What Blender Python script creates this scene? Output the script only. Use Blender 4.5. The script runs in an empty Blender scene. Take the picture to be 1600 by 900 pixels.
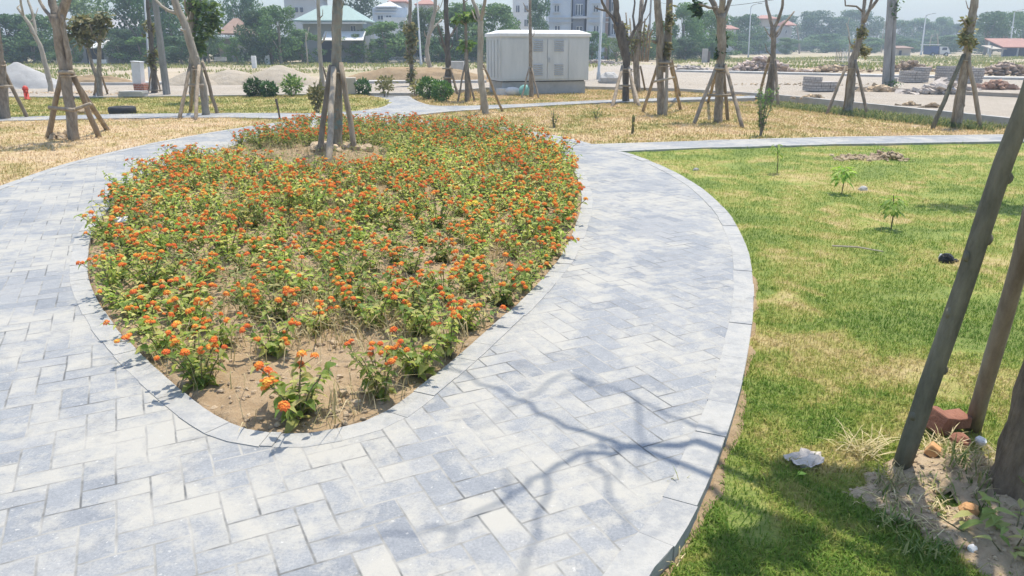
import bpy, math, random
import numpy as np
from mathutils import Vector, Matrix
from mathutils.geometry import tessellate_polygon
random.seed(7); rng = np.random.default_rng(11)
R = math.radians
S = bpy.context.scene
COL = S.collection

# ------------------------------------------------------------------ camera, sky, sun, exposure
H, F, HOR = 1.65, 1155.0, 70.0
PITCH = math.atan((450 - HOR) / F)
cam = bpy.data.cameras.new('camera'); cam.sensor_width = 36; cam.lens = F / 1600 * 36
cam.clip_start = 0.05; cam.clip_end = 3000
co = bpy.data.objects.new('camera', cam); COL.objects.link(co)
co.location = (0, 0, H); co.rotation_euler = (math.pi / 2 - PITCH, 0, 0)
S.camera = co
SUN_EL = R(72); SHD = Vector((-.5, -.866))            # where shadows fall on the ground
w = bpy.data.worlds.new('World'); S.world = w; w.use_nodes = True
nt = w.node_tree; bg = nt.nodes['Background']
sky = nt.nodes.new('ShaderNodeTexSky'); sky.sky_type = 'NISHITA'; sky.sun_disc = False
sky.sun_elevation = SUN_EL; sky.sun_rotation = math.atan2(-SHD.x, -SHD.y)
sky.air_density = 1.2; sky.dust_density = 1.0; sky.ozone_density = 1.0
tint = nt.nodes.new('ShaderNodeMix'); tint.data_type = 'RGBA'; tint.blend_type = 'MULTIPLY'; tint.inputs[0].default_value = 1; tint.inputs[7].default_value = (.86, .90, 1.0, 1)
wtc = nt.nodes.new('ShaderNodeTexCoord'); wsp = nt.nodes.new('ShaderNodeSeparateXYZ'); nt.links.new(wtc.outputs['Generated'], wsp.inputs[0])
wrp = nt.nodes.new('ShaderNodeValToRGB'); nt.links.new(wsp.outputs[2], wrp.inputs[0]); wrp.color_ramp.elements[0].color = (.50, .54, .645, 1); wrp.color_ramp.elements[1].color = (.98, .99, 1, 1); wrp.color_ramp.elements[1].position = .45
nt.links.new(wrp.outputs[0], tint.inputs[7])
nt.links.new(sky.outputs[0], tint.inputs[6]); nt.links.new(tint.outputs[2], bg.inputs[0]); bg.inputs[1].default_value = 0.15
sl = bpy.data.lights.new('sun', 'SUN'); sl.energy = 3.3; sl.angle = R(0.6); sl.color = (1, .935, .81)
so = bpy.data.objects.new('sun', sl); COL.objects.link(so)
sd = Vector((SHD.x * math.cos(SUN_EL), SHD.y * math.cos(SUN_EL), -math.sin(SUN_EL)))
so.rotation_euler = sd.to_track_quat('-Z', 'Y').to_euler()
S.view_settings.view_transform = 'Standard'; S.view_settings.look = 'None'
S.view_settings.exposure = 0.72; S.view_settings.gamma = 1
S.render.engine = 'CYCLES'
cy = S.cycles; cy.max_bounces = 5; cy.diffuse_bounces = 3; cy.glossy_bounces = 2; cy.transmission_bounces = 3
cy.volume_bounces = 0; cy.caustics_reflective = cy.caustics_refractive = False
cy.use_denoising = True; cy.use_adaptive_sampling = True; cy.adaptive_threshold = 0.02

# ------------------------------------------------------------------ ray helpers (photo measurements -> metres)
def ray(px, py):
    dx = (px - 800) / F; dy = (450 - py) / F
    return Vector((dx, math.cos(PITCH) + dy * math.sin(PITCH), -math.sin(PITCH) + dy * math.cos(PITCH)))
def gp(px, py, z=0.0):
    r = ray(px, py); t = (z - H) / r.z
    return Vector((r.x * t, r.y * t, z))
def at(px, py, Y):
    r = ray(px, py); t = Y / r.y
    return Vector((r.x * t, Y, H + r.z * t))
def ppm(Y): return F * math.cos(PITCH) / Y * 1.0     # rough pixels per metre at distance Y
def sub_shadow(px, py, h, z=0.0):                     # the point at height h whose shadow lands there
    g = gp(px, py, z); k = (h - z) / math.tan(SUN_EL)
    return Vector((g.x - SHD.x * k, g.y - SHD.y * k, h))
def spline(pts, n=8, closed=False):
    P = [Vector(p[:2]) for p in pts]; out = []; m = len(P)
    for i in range(m if closed else m - 1):
        if closed: a, b, c, d = P[i - 1], P[i], P[(i + 1) % m], P[(i + 2) % m]
        else: a, b, c, d = P[max(i - 1, 0)], P[i], P[i + 1], P[min(i + 2, m - 1)]
        for k in range(n):
            t = k / n
            out.append(0.5 * ((2 * b) + (c - a) * t + (2 * a - 5 * b + 4 * c - d) * t * t + (3 * b - a - 3 * c + d) * t ** 3))
    if not closed: out.append(P[-1])
    return out
def inside(poly, X, Y):
    P = np.array([(p[0], p[1]) for p in poly]); r = np.zeros(X.shape, bool); j = len(P) - 1
    for i in range(len(P)):
        xi, yi = P[i]; xj, yj = P[j]
        c = ((yi > Y) != (yj > Y)) & (X < (xj - xi) * (Y - yi) / (yj - yi + 1e-12) + xi)
        r ^= c; j = i
    return r
def dist_line(poly, X, Y, closed=False):
    P = np.array([(p[0], p[1]) for p in poly]); d = np.full(X.shape, 1e9)
    for i in range(len(P) if closed else len(P) - 1):
        a = P[i]; b = P[(i + 1) % len(P)]; ab = b - a; L = ab @ ab + 1e-12
        t = np.clip(((X - a[0]) * ab[0] + (Y - a[1]) * ab[1]) / L, 0, 1)
        d = np.minimum(d, np.hypot(X - a[0] - t * ab[0], Y - a[1] - t * ab[1]))
    return d

# ------------------------------------------------------------------ mesh builder
ORG = {}
class MB:
    def __init__(s): s.ch = []; s.n = 0
    def add(s, V, Fc, mat=0, rnd=None):
        V = np.asarray(V, float).reshape(-1, 3); Fc = np.asarray(Fc, int)
        if Fc.ndim == 1: Fc = Fc[None]
        if rnd is None: rnd = random.random()
        s.ch.append((V, Fc + s.n, np.full(len(Fc), mat), np.broadcast_to(np.asarray(rnd, float), (len(Fc),))))
        s.n += len(V)
    def box(s, c, size, rz=0, mat=0, rnd=None, tilt=None):
        x, y, z = [v / 2 for v in size]
        V = np.array([(-x, -y, -z), (x, -y, -z), (x, y, -z), (-x, y, -z), (-x, -y, z), (x, -y, z), (x, y, z), (-x, y, z)])
        M = Matrix.Rotation(rz, 3, 'Z')
        if tilt: M = M @ Matrix.Rotation(tilt[0], 3, 'X') @ Matrix.Rotation(tilt[1], 3, 'Y')
        s.add(V @ np.array(M).T + np.array(c), [(0, 3, 2, 1), (4, 5, 6, 7), (0, 1, 5, 4), (1, 2, 6, 5), (2, 3, 7, 6), (3, 0, 4, 7)], mat, rnd)
    def tube(s, pts, rad, n=8, mat=0, jit=0.0, rnd=None):
        pts = [Vector(p) for p in pts]; V = []; m = len(pts)
        if not hasattr(rad, '__len__'): rad = [rad] * m
        t0 = (pts[1] - pts[0]).normalized(); u = t0.orthogonal().normalized()
        for i, p in enumerate(pts):
            t = (pts[min(i + 1, m - 1)] - pts[max(i - 1, 0)]).normalized()
            u = (u - t * u.dot(t)).normalized(); v = t.cross(u)
            for k in range(n):
                a = 2 * math.pi * k / n; r = rad[i] * (1 + random.uniform(-jit, jit))
                V.append(p + u * (math.cos(a) * r) + v * (math.sin(a) * r))
        Fc = [(i * n + k, i * n + (k + 1) % n, (i + 1) * n + (k + 1) % n, (i + 1) * n + k) for i in range(m - 1) for k in range(n)]
        V += [pts[0], pts[-1]]
        r = random.random() if rnd is None else rnd
        s.add(V, Fc, mat, r)
        base = s.n - len(V)
        T = [(base + m * n, base + (k + 1) % n, base + k) for k in range(n)] + [(base + m * n + 1, base + (m - 1) * n + k, base + (m - 1) * n + (k + 1) % n) for k in range(n)]
        s.ch.append((np.zeros((0, 3)), np.array(T), np.full(len(T), mat), np.full(len(T), r)))
    def lump(s, c, size, mat=0, seg=7, rings=5, jit=.18, rnd=None, rz=None):
        V = []; rz = random.uniform(0, 6.28) if rz is None else rz
        ph = [random.uniform(0, 6.28) for _ in range(6)]
        for i in range(1, rings):
            th = math.pi * i / rings
            for k in range(seg):
                a = 2 * math.pi * k / seg
                d = 1 + random.uniform(-jit, jit)
                x, y, z = math.sin(th) * math.cos(a) * d * size[0] / 2, math.sin(th) * math.sin(a) * d * size[1] / 2, math.cos(th) * d * size[2] / 2
                V.append((c[0] + x * math.cos(rz) - y * math.sin(rz), c[1] + x * math.sin(rz) + y * math.cos(rz), c[2] + z))
        V += [(c[0], c[1], c[2] + size[2] / 2), (c[0], c[1], c[2] - size[2] / 2)]
        q = [(i * seg + k, (i + 1) * seg + k, (i + 1) * seg + (k + 1) % seg, i * seg + (k + 1) % seg) for i in range(rings - 2) for k in range(seg)]
        r = random.random() if rnd is None else rnd
        s.add(V, q, mat, r); b = s.n - len(V); nt_ = (rings - 1) * seg
        T = [(b + nt_, b + k, b + (k + 1) % seg) for k in range(seg)] + [(b + nt_ + 1, b + (rings - 2) * seg + (k + 1) % seg, b + (rings - 2) * seg + k) for k in range(seg)]
        s.ch.append((np.zeros((0, 3)), np.array(T), np.full(len(T), mat), np.full(len(T), r)))
    def build(s, name, mats, parent=None, smooth=False, origin=None):
        V = np.concatenate([c[0] for c in s.ch])
        if parent is not None: origin = ORG[parent.name]
        if origin is None: origin = Vector(((V[:, 0].min() + V[:, 0].max()) / 2, (V[:, 1].min() + V[:, 1].max()) / 2, V[:, 2].min()))
        V = V - np.array(origin)
        me = bpy.data.meshes.new(name)
        me.vertices.add(len(V)); me.vertices.foreach_set('co', V.ravel())
        nl = sum(c[1].size for c in s.ch); nf = sum(len(c[1]) for c in s.ch)
        me.loops.add(nl); me.loops.foreach_set('vertex_index', np.concatenate([c[1].ravel() for c in s.ch]).astype(np.int32))
        tot = np.concatenate([np.full(len(c[1]), c[1].shape[1]) for c in s.ch]).astype(np.int32)
        me.polygons.add(nf); me.polygons.foreach_set('loop_start', np.concatenate([[0], np.cumsum(tot)[:-1]]).astype(np.int32))
        me.polygons.foreach_set('loop_total', tot)
        me.polygons.foreach_set('material_index', np.concatenate([c[2] for c in s.ch]).astype(np.int32))
        me.polygons.foreach_set('use_smooth', np.full(nf, smooth))
        at_ = me.attributes.new('rnd', 'FLOAT', 'FACE'); at_.data.foreach_set('value', np.concatenate([c[3] for c in s.ch]).astype(np.float32))
        me.update(calc_edges=True); me.validate()
        if not isinstance(mats, (list, tuple)): mats = [mats]
        for m in mats: me.materials.append(m)
        o = bpy.data.objects.new(name, me); COL.objects.link(o)
        if parent is not None: o.parent = parent
        else: o.location = origin
        ORG[o.name] = Vector(origin)
        return o
def tag(o, label=None, cat=None, group=None, kind=None):
    if label: o['label'] = label
    if cat: o['category'] = cat
    if group: o['group'] = group
    if kind: o['kind'] = kind
    return o
def thing(name, loc, label, cat, group=None):
    o = bpy.data.objects.new(name, None); COL.objects.link(o); o.location = loc; o.empty_display_size = .2
    ORG[o.name] = Vector(loc)
    return tag(o, label, cat, group)
def copy_tree(o, parent=None):
    c = o.copy(); COL.objects.link(c)
    if parent is not None: c.parent = parent
    for ch in list(o.children): copy_tree(ch, c)
    return c

# ------------------------------------------------------------------ materials
class NT:
    def __init__(s, name):
        s.m = bpy.data.materials.new(name); s.m.use_nodes = True; s.t = s.m.node_tree
        s.b = s.t.nodes['Principled BSDF']; s.out = s.t.nodes['Material Output']
        s.b.inputs['Specular IOR Level'].default_value = .25
    def n(s, ty, **k):
        x = s.t.nodes.new(ty)
        for a, v in k.items(): setattr(x, a, v)
        return x
    def l(s, a, b): s.t.links.new(a, b)
    def put(s, inp, v):
        if hasattr(v, 'is_output') or isinstance(v, bpy.types.NodeSocket): s.l(v, inp)
        else: inp.default_value = v
    def math(s, op, a, b=None, c=None):
        x = s.n('ShaderNodeMath', operation=op); s.put(x.inputs[0], a)
        if b is not None: s.put(x.inputs[1], b)
        if c is not None: s.put(x.inputs[2], c)
        return x.outputs[0]
    def obj(s): return s.n('ShaderNodeTexCoord').outputs['Object']
    def noise(s, vec, scale, detail=4, rough=.6, dist=0):
        x = s.n('ShaderNodeTexNoise'); s.l(vec, x.inputs['Vector']); x.inputs['Scale'].default_value = scale
        x.inputs['Detail'].default_value = detail; x.inputs['Roughness'].default_value = rough; x.inputs['Distortion'].default_value = dist
        return x.outputs[0]
    def ramp(s, f, stops):
        x = s.n('ShaderNodeValToRGB'); s.l(f, x.inputs[0]); e = x.color_ramp.elements
        while len(e) < len(stops): e.new(.5)
        for q, (p, c) in zip(e, stops):
            q.position = p; q.color = (c, c, c, 1) if not hasattr(c, '__len__') else (*c, 1)
        return x.outputs[0]
    def mix(s, f, a, b, mode='MIX'):
        x = s.n('ShaderNodeMix', data_type='RGBA', blend_type=mode); s.put(x.inputs[0], f)
        for i, v in ((6, a), (7, b)): s.put(x.inputs[i], (*v, 1) if isinstance(v, tuple) and len(v) == 3 else v)
        return x.outputs[2]
    def bump(s, h, strength=.5, dist=.02):
        x = s.n('ShaderNodeBump'); s.l(h, x.inputs['Height']); x.inputs['Strength'].default_value = strength; x.inputs['Distance'].default_value = dist
        s.l(x.outputs[0], s.b.inputs['Normal'])
    def rnd(s):
        x = s.n('ShaderNodeAttribute'); x.attribute_name = 'rnd'; return x.outputs['Fac']
    def orand(s): return s.n('ShaderNodeObjectInfo').outputs['Random']
    def col(s, c): s.put(s.b.inputs['Base Color'], (*c, 1) if isinstance(c, tuple) else c)
    def rough(s, r): s.b.inputs['Roughness'].default_value = r
def mat_plain(name, c1, c2, scale=6, rough=.8, bump=.3, bd=.01, vary=.0, stretch=None, metal=0):
    m = NT(name); v = m.obj()
    if stretch:
        mp = m.n('ShaderNodeMapping'); m.l(v, mp.inputs[0]); mp.inputs['Scale'].default_value = stretch; v = mp.outputs[0]
    f = m.noise(v, scale, 6, .65)
    c = m.ramp(f, [(.3, c1), (.7, c2)])
    if vary:
        k = m.math('MULTIPLY_ADD', m.math('ADD', m.rnd(), m.orand()), vary, 1 - vary)
        x = m.n('ShaderNodeHueSaturation'); m.l(c, x.inputs['Color']); m.l(k, x.inputs['Value']); c = x.outputs[0]
    m.col(c); m.rough(rough); m.b.inputs['Metallic'].default_value = metal
    if bump: m.bump(m.noise(v, scale * 4, 5), bump, bd)
    return m.m
def mat_leaf(name, stops, trans=.3, rough=.55, big=None):
    m = NT(name)
    f = m.math('FRACT', m.math('ADD', m.rnd(), m.math('MULTIPLY', m.orand(), .23)))
    c = m.ramp(m.rnd(), stops)
    x = m.n('ShaderNodeHueSaturation'); m.l(c, x.inputs['Color']); m.l(m.math('MULTIPLY_ADD', m.orand(), .6, .72), x.inputs['Value']); c = x.outputs[0]
    m.col(c); m.rough(rough)
    t = m.n('ShaderNodeBsdfTranslucent'); y = m.n('ShaderNodeHueSaturation'); m.l(c, y.inputs['Color']); y.inputs['Value'].default_value = 1.5; y.inputs['Saturation'].default_value = 1.1
    m.l(y.outputs[0], t.inputs[0])
    s = m.n('ShaderNodeMixShader'); s.inputs[0].default_value = trans; m.l(m.b.outputs[0], s.inputs[1]); m.l(t.outputs[0], s.inputs[2]); m.l(s.outputs[0], m.out.inputs[0])
    return m.m

# pavers: 21 x 10.7 cm blocks in a right-angled herringbone, dusty blue-grey
def make_paver():
    m = NT('pavers'); v = m.obj()
    mp = m.n('ShaderNodeMapping', vector_type='TEXTURE'); m.l(v, mp.inputs[0]); mp.inputs['Rotation'].default_value = (0, 0, R(27)); mp.inputs['Scale'].default_value = (.119,) * 3
    wob = m.n('ShaderNodeVectorMath', operation='SCALE'); nz = m.n('ShaderNodeTexNoise'); m.l(mp.outputs[0], nz.inputs['Vector']); nz.inputs['Scale'].default_value = .35
    m.l(nz.outputs['Color'], wob.inputs[0]); wob.inputs['Scale'].default_value = .12
    ad = m.n('ShaderNodeVectorMath', operation='ADD'); m.l(mp.outputs[0], ad.inputs[0]); m.l(wob.outputs[0], ad.inputs[1])
    sp = m.n('ShaderNodeSeparateXYZ'); m.l(ad.outputs[0], sp.inputs[0])
    X, Y = sp.outputs[0], m.math('MULTIPLY', sp.outputs[1], -1)
    c = m.math('FLOOR', X); fx = m.math('SUBTRACT', X, c); s = m.math('ADD', Y, c)
    k = m.math('FLOOR', m.math('DIVIDE', s, 4)); y = m.math('SUBTRACT', s, m.math('MULTIPLY', k, 4))
    isv = m.math('GREATER_THAN', y, 2.0); isr = m.math('MULTIPLY', m.math('GREATER_THAN', y, 1.0), m.math('SUBTRACT', 1, isv))
    isl = m.math('LESS_THAN', y, 1.0)
    def sel(a, b, c_): return m.math('ADD', m.math('ADD', m.math('MULTIPLY', isl, a), m.math('MULTIPLY', isr, b)), m.math('MULTIPLY', isv, c_))
    fy = m.math('FRACT', y); ix = m.math('SUBTRACT', 1, fx)
    dh1 = m.math('MINIMUM', fy, m.math('SUBTRACT', 1, fy)); yv = m.math('SUBTRACT', y, 2); dh2 = m.math('MINIMUM', yv, m.math('SUBTRACT', 2, yv))
    d = m.math('MINIMUM', sel(dh1, dh1, dh2), sel(fx, ix, m.math('MINIMUM', fx, ix)))
    cid = m.math('SUBTRACT', c, isr)
    cb = m.n('ShaderNodeCombineXYZ'); m.l(cid, cb.inputs[0]); m.l(k, cb.inputs[1]); m.l(isv, cb.inputs[2])
    wn = m.n('ShaderNodeTexWhiteNoise'); m.l(cb.outputs[0], wn.inputs[0]); r = wn.outputs['Value']
    base = m.ramp(r, [(0, (.135, .15, .168)), (.14, (.17, .185, .20)), (.2, (.225, .235, .24)), (.72, (.262, .264, .258)), (.86, (.31, .305, .288)), (1, (.345, .333, .305))])
    n1 = m.noise(v, 14, 6, .7); base = m.mix(.42, base, m.ramp(n1, [(.3, (.165, .175, .19)), (.5, (.27, .277, .282)), (.72, (.40, .40, .39))]))
    fine = m.noise(v, 95, 4, .75); base = m.mix(.30, base, m.ramp(fine, [(.32, (.15, .16, .18)), (.68, (.45, .455, .46))]))
    # pale lime dust, in patches and per block
    dn = m.math('ADD', m.noise(v, 1.1, 5, .65, .6), m.math('MULTIPLY_ADD', m.noise(v, 7, 7, .78), .22, -.11))
    dn = m.math('ADD', dn, m.math('MULTIPLY_ADD', wn.outputs['Value'], .07, -.045))
    ov = m.n('ShaderNodeVectorMath', operation='ADD'); m.l(v, ov.inputs[0]); osc = m.n('ShaderNodeVectorMath', operation='SCALE'); m.l(wn.outputs['Color'], osc.inputs[0]); osc.inputs['Scale'].default_value = 9; m.l(osc.outputs[0], ov.inputs[1])
    dn = m.math('ADD', dn, m.math('MULTIPLY_ADD', m.noise(ov.outputs[0], 6, 7, .75), .66, -.33))
    dust = m.ramp(m.math('ADD', dn, m.math('MULTIPLY_ADD', fine, .14, -.07)), [(.43, 0.0), (.5, .42), (.60, .9)])
    base = m.mix(dust, base, (.41, .388, .338))
    stain = m.ramp(m.noise(v, 2.2, 6, .75, .8), [(.56, 0.), (.70, .45)]); base = m.mix(stain, base, (.15, .152, .155))
    chip = m.ramp(m.noise(v, 42, 3, .6), [(.66, 0.), (.70, .8)]); base = m.mix(chip, base, (.50, .485, .45))
    jw = m.math('MULTIPLY_ADD', m.noise(v, 9, 4, .7), .11, -.005)
    j = m.n('ShaderNodeMapRange', interpolation_type='SMOOTHSTEP'); m.l(d, j.inputs[0]); j.inputs[1].default_value = .008; m.l(m.math('ADD', jw, .012), j.inputs[2])
    jc = m.ramp(m.noise(v, 2.3, 4, .7), [(.38, (.12, .12, .115)), (.48, (.27, .262, .24)), (.6, (.38, .362, .325))])
    col = m.mix(j.outputs[0], jc, base); m.col(col); m.rough(.62)
    h = m.math('ADD', m.math('MULTIPLY', j.outputs[0], .22), m.math('MULTIPLY', n1, .5))
    h = m.math('ADD', h, m.math('MULTIPLY', m.noise(v, 60, 4), .15)); h = m.math('ADD', h, m.math('MULTIPLY', r, .25))
    m.bump(h, .55, .008)
    return m.m
M_paver = make_paver()
def make_kerb():
    m = NT('kerb_stone'); v = m.obj()
    b = m.ramp(m.rnd(), [(0, (.285, .288, .288)), (1, (.37, .366, .35))])
    b = m.mix(m.ramp(m.noise(v, 6, 8, .8), [(.42, 0.), (.56, .85)]), b, (.45, .43, .385))
    b = m.mix(.25, b, m.ramp(m.noise(v, 22, 5, .7), [(.3, (.18, .185, .19)), (.7, (.40, .39, .365))]))
    st = m.ramp(m.noise(v, 3.1, 6, .75), [(.56, 0.), (.7, .5)]); b = m.mix(st, b, (.17, .165, .15)); m.col(b); m.rough(.65); m.bump(m.noise(v, 35, 6, .7), .7, .008)
    return m.m
M_kerb = make_kerb()
def make_soil(name, c0, c1, c2, sc=1.0):
    m = NT(name); v = m.obj()
    f = m.noise(v, 3 * sc, 8, .7); g = m.noise(v, 28 * sc, 6, .75)
    b = m.ramp(f, [(.3, c0), (.5, c1), (.72, c2)])
    b = m.mix(.4, b, m.ramp(g, [(.3, c0), (.7, c2)])); m.col(b); m.rough(.95); m.b.inputs['Specular IOR Level'].default_value = .05
    m.bump(m.math('ADD', f, m.math('MULTIPLY', g, .6)), .9, .03 / sc)
    return m.m
M_soil = make_soil('dry_soil', (.27, .185, .105), (.37, .265, .16), (.47, .36, .235))
M_soil2 = make_soil('brown_soil', (.30, .215, .13), (.45, .34, .22), (.58, .46, .32))
M_clod = mat_plain('clod', (.36, .26, .16), (.56, .44, .30), 12, .95, .6, .02, .35)
def make_lawn(name, stops, blade):
    m = NT(name); v = m.n('ShaderNodeNewGeometry').outputs['Position']
    f = m.math('ADD', m.math('MULTIPLY', m.noise(v, .8, 3, .55, .6), .95), m.math('MULTIPLY_ADD', m.noise(v, 2.6, 5, .7, .9), 1.0, -.455))
    f = m.math('ADD', f, m.math('MULTIPLY_ADD', m.noise(v, 17, 4, .7), .2, -.12))
    if blade: f = m.math('ADD', f, m.math('MULTIPLY_ADD', m.rnd(), .16, -.08))
    c = m.ramp(f, stops)
    if not blade: c = m.mix(.35, c, m.ramp(m.noise(v, 40, 5, .8), [(.25, tuple(x * .45 for x in stops[0][1])), (.75, stops[-1][1])]))
    m.col(c); m.rough(.8); m.b.inputs['Specular IOR Level'].default_value = .1
    if blade:
        t = m.n('ShaderNodeBsdfTranslucent'); m.l(c, t.inputs[0]); s = m.n('ShaderNodeMixShader'); s.inputs[0].default_value = .35
        m.l(m.b.outputs[0], s.inputs[1]); m.l(t.outputs[0], s.inputs[2]); m.l(s.outputs[0], m.out.inputs[0])
    else: m.bump(m.noise(v, 55, 5, .8), .8, .02)
    return m.m
GREEN = [(.34, (.13, .225, .036)), (.46, (.20, .29, .048)), (.55, (.31, .345, .075)), (.63, (.45, .39, .135)), (.73, (.58, .46, .23))]
DRY = [(.30, (.24, .25, .07)), (.42, (.43, .355, .14)), (.53, (.56, .42, .215)), (.68, (.63, .475, .29))]
M_green, M_greenb = make_lawn('lawn', GREEN, 0), make_lawn('lawn_blades', GREEN, 1)
DRYL = [(.30, (.30, .27, .09)), (.42, (.50, .38, .18)), (.53, (.60, .45, .26)), (.68, (.64, .48, .31))]
M_dryl, M_drylb = make_lawn('straw_lawn', DRYL, 0), make_lawn('straw_lawn_blades', DRYL, 1)
DRYG = [(.34, (.20, .24, .055)), (.46, (.34, .33, .10)), (.58, (.46, .39, .15)), (.72, (.56, .44, .23))]
M_dry, M_dryb = make_lawn('dry_lawn', DRY, 0), make_lawn('dry_lawn_blades', DRY, 1)
M_dg, M_dgb = make_lawn('island_lawn', DRYG, 0), make_lawn('island_blades', DRYG, 1)
def make_field():
    m = NT('field'); v = m.n('ShaderNodeNewGeometry').outputs['Position']
    f = m.math('ADD', m.math('MULTIPLY', m.noise(v, .07, 5, .6), .7), m.math('MULTIPLY', m.noise(v, .6, 5, .7), .35))
    c = m.ramp(f, [(.36, (.24, .25, .10)), (.45, (.36, .32, .18)), (.54, (.43, .35, .245)), (.7, (.50, .425, .33))])
    m.col(c); m.rough(.95); m.bump(m.noise(v, 4, 6, .7), .8, .1); return m.m
M_field = make_field()
M_road = make_soil('concrete_road', (.36, .305, .24), (.435, .38, .31), (.50, .45, .385), .15)
M_conc = mat_plain('concrete', (.36, .35, .32), (.50, .48, .45), 3, .85, .4, .01, .15)
M_concd = mat_plain('weathered_concrete', (.20, .195, .18), (.36, .35, .33), 4, .9, .5, .02, .2, (1, 1, .35))
M_white = mat_plain('white_paint', (.66, .66, .64), (.78, .78, .76), 5, .6, .1)
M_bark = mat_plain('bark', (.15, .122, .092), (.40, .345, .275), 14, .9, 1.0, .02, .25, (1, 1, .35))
M_barkp = mat_plain('pale_bark', (.27, .235, .18), (.47, .42, .34), 8, .9, .7, .012, .25, (1, 1, .35))
M_barkd = mat_plain('dark_bark', (.08, .068, .056), (.22, .19, .155), 12, .9, 1.0, .02, .2, (1, 1, .35))
M_stake = mat_plain('stake_wood', (.17, .13, .09), (.38, .31, .225), 11, .85, .6, .008, .35, (1, 1, .25))
M_stakep = mat_plain('pale_stake_wood', (.26, .21, .15), (.45, .38, .29), 11, .85, .5, .008, .3, (1, 1, .25))
M_staked = mat_plain('green_black_stake_wood', (.075, .073, .05), (.25, .225, .155), 13, .8, .8, .01, .1, (1, 1, .3))
M_stem = mat_plain('stem', (.09, .10, .04), (.20, .17, .09), 20, .8, 0)
M_lant = mat_leaf('lantana_leaf', [(0, (.14, .225, .055)), (.4, (.26, .34, .075)), (.75, (.43, .45, .13)), (1, (.56, .50, .22))], .48, .5)
def make_flower():
    m = NT('lantana_flower'); r = m.math('ADD', m.rnd(), m.math('MULTIPLY_ADD', m.orand(), .5, -.25))
    m.col(m.ramp(r, [(0, (.80, .165, .05)), (.4, (.88, .27, .055)), (.75, (.92, .42, .07)), (1, (.92, .58, .10))])); m.rough(.7)
    t = m.n('ShaderNodeBsdfTranslucent'); m.l(m.b.inputs['Base Color'].links[0].from_socket, t.inputs[0]); s = m.n('ShaderNodeMixShader'); s.inputs[0].default_value = .25
    m.l(m.b.outputs[0], s.inputs[1]); m.l(t.outputs[0], s.inputs[2]); m.l(s.outputs[0], m.out.inputs[0]); return m.m
M_flower = make_flower()
M_yflower = mat_plain('yellow_petals', (.85, .62, .05), (.9, .75, .12), 30, .7, 0)
M_straw = mat_leaf('straw', [(0, (.30, .27, .12)), (.5, (.46, .38, .20)), (1, (.62, .52, .32))], .2, .8)
M_weed = mat_leaf('weed', [(0, (.10, .16, .04)), (.6, (.22, .27, .08)), (1, (.40, .36, .15))], .3)
M_far = [mat_leaf('far_leaf_dark', [(0, (.034, .085, .034)), (.6, (.072, .145, .05)), (1, (.13, .215, .07))], .2, .6),
         mat_leaf('far_leaf_mid', [(0, (.05, .115, .036)), (.6, (.105, .195, .055)), (1, (.185, .275, .08))], .25, .6),
         mat_leaf('far_leaf_light', [(0, (.07, .13, .04)), (.6, (.14, .21, .06)), (1, (.22, .29, .09))], .3, .6)]
M_dryleaf = mat_leaf('brownish_leaf', [(0, (.13, .14, .05)), (.6, (.25, .24, .10)), (1, (.38, .32, .16))], .25, .7)
M_brick = None
def make_brick(name, c1, c2, mortar, sc):
    m = NT(name); v = m.obj(); sp = m.n('ShaderNodeSeparateXYZ'); m.l(v, sp.inputs[0])
    cb = m.n('ShaderNodeCombineXYZ'); m.l(m.math('ADD', sp.outputs[0], sp.outputs[1]), cb.inputs[0]); m.l(sp.outputs[2], cb.inputs[1])
    b = m.n('ShaderNodeTexBrick'); m.l(cb.outputs[0], b.inputs[0]); b.inputs['Scale'].default_value = sc
    b.inputs['Color1'].default_value = (*c1, 1); b.inputs['Color2'].default_value = (*c2, 1); b.inputs['Mortar'].default_value = (*mortar, 1); b.inputs['Mortar Size'].default_value = .03
    m.col(b.outputs[0]); m.rough(.9); m.bump(b.outputs['Fac'], -.5, .01); return m.m
M_brick = make_brick('red_brick', (.40, .12, .07), (.48, .18, .11), (.45, .40, .35), 4)
M_block = make_brick('grey_block', (.44, .40, .36), (.50, .46, .42), (.22, .20, .18), 2.6)
M_red = mat_plain('red_paint', (.50, .05, .03), (.62, .09, .06), 8, .45, 0)
M_rub = mat_plain('tyre_rubber', (.025, .026, .028), (.06, .06, .062), 12, .7, .3)
M_cab = mat_plain('grey_cabinet_paint', (.52, .54, .53), (.62, .635, .62), 1.6, .42, .05, .004, 0, (3, 3, .5))
M_cabd = mat_plain('louvre_grey', (.40, .41, .41), (.47, .48, .48), 3, .5, 0)
M_dark = mat_plain('dark_gap', (.03, .03, .035), (.05, .05, .055), 4, .8, 0)
M_glass = mat_plain('window_glass', (.06, .08, .11), (.12, .15, .19), 1.5, .15, 0)
M_wallb = mat_plain('blue_grey_render', (.52, .57, .64), (.60, .65, .70), .8, .85, .2)
M_wallbd = mat_plain('slate_blue_render', (.26, .30, .40), (.33, .37, .46), .8, .85, .2)
M_wallp = mat_plain('pale_render', (.50, .52, .54), (.60, .61, .62), .8, .85, .2)
M_wallt = mat_plain('tan_render', (.42, .37, .30), (.54, .48, .40), .8, .85, .2)
M_wallg = mat_plain('grey_render', (.30, .31, .31), (.40, .41, .41), .8, .85, .2)
M_roofg = mat_plain('green_sheet_roof', (.27, .36, .32), (.34, .43, .38), 2, .5, .3, .03, 0, (8, 1, 1))
M_roofgrey = mat_plain('grey_sheet_roof', (.34, .33, .33), (.44, .42, .41), 2, .6, .3, .03, 0, (8, 1, 1))
M_roofr = mat_plain('red_tile_roof', (.34, .16, .12), (.45, .25, .19), 2, .7, .3, .03)
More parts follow.
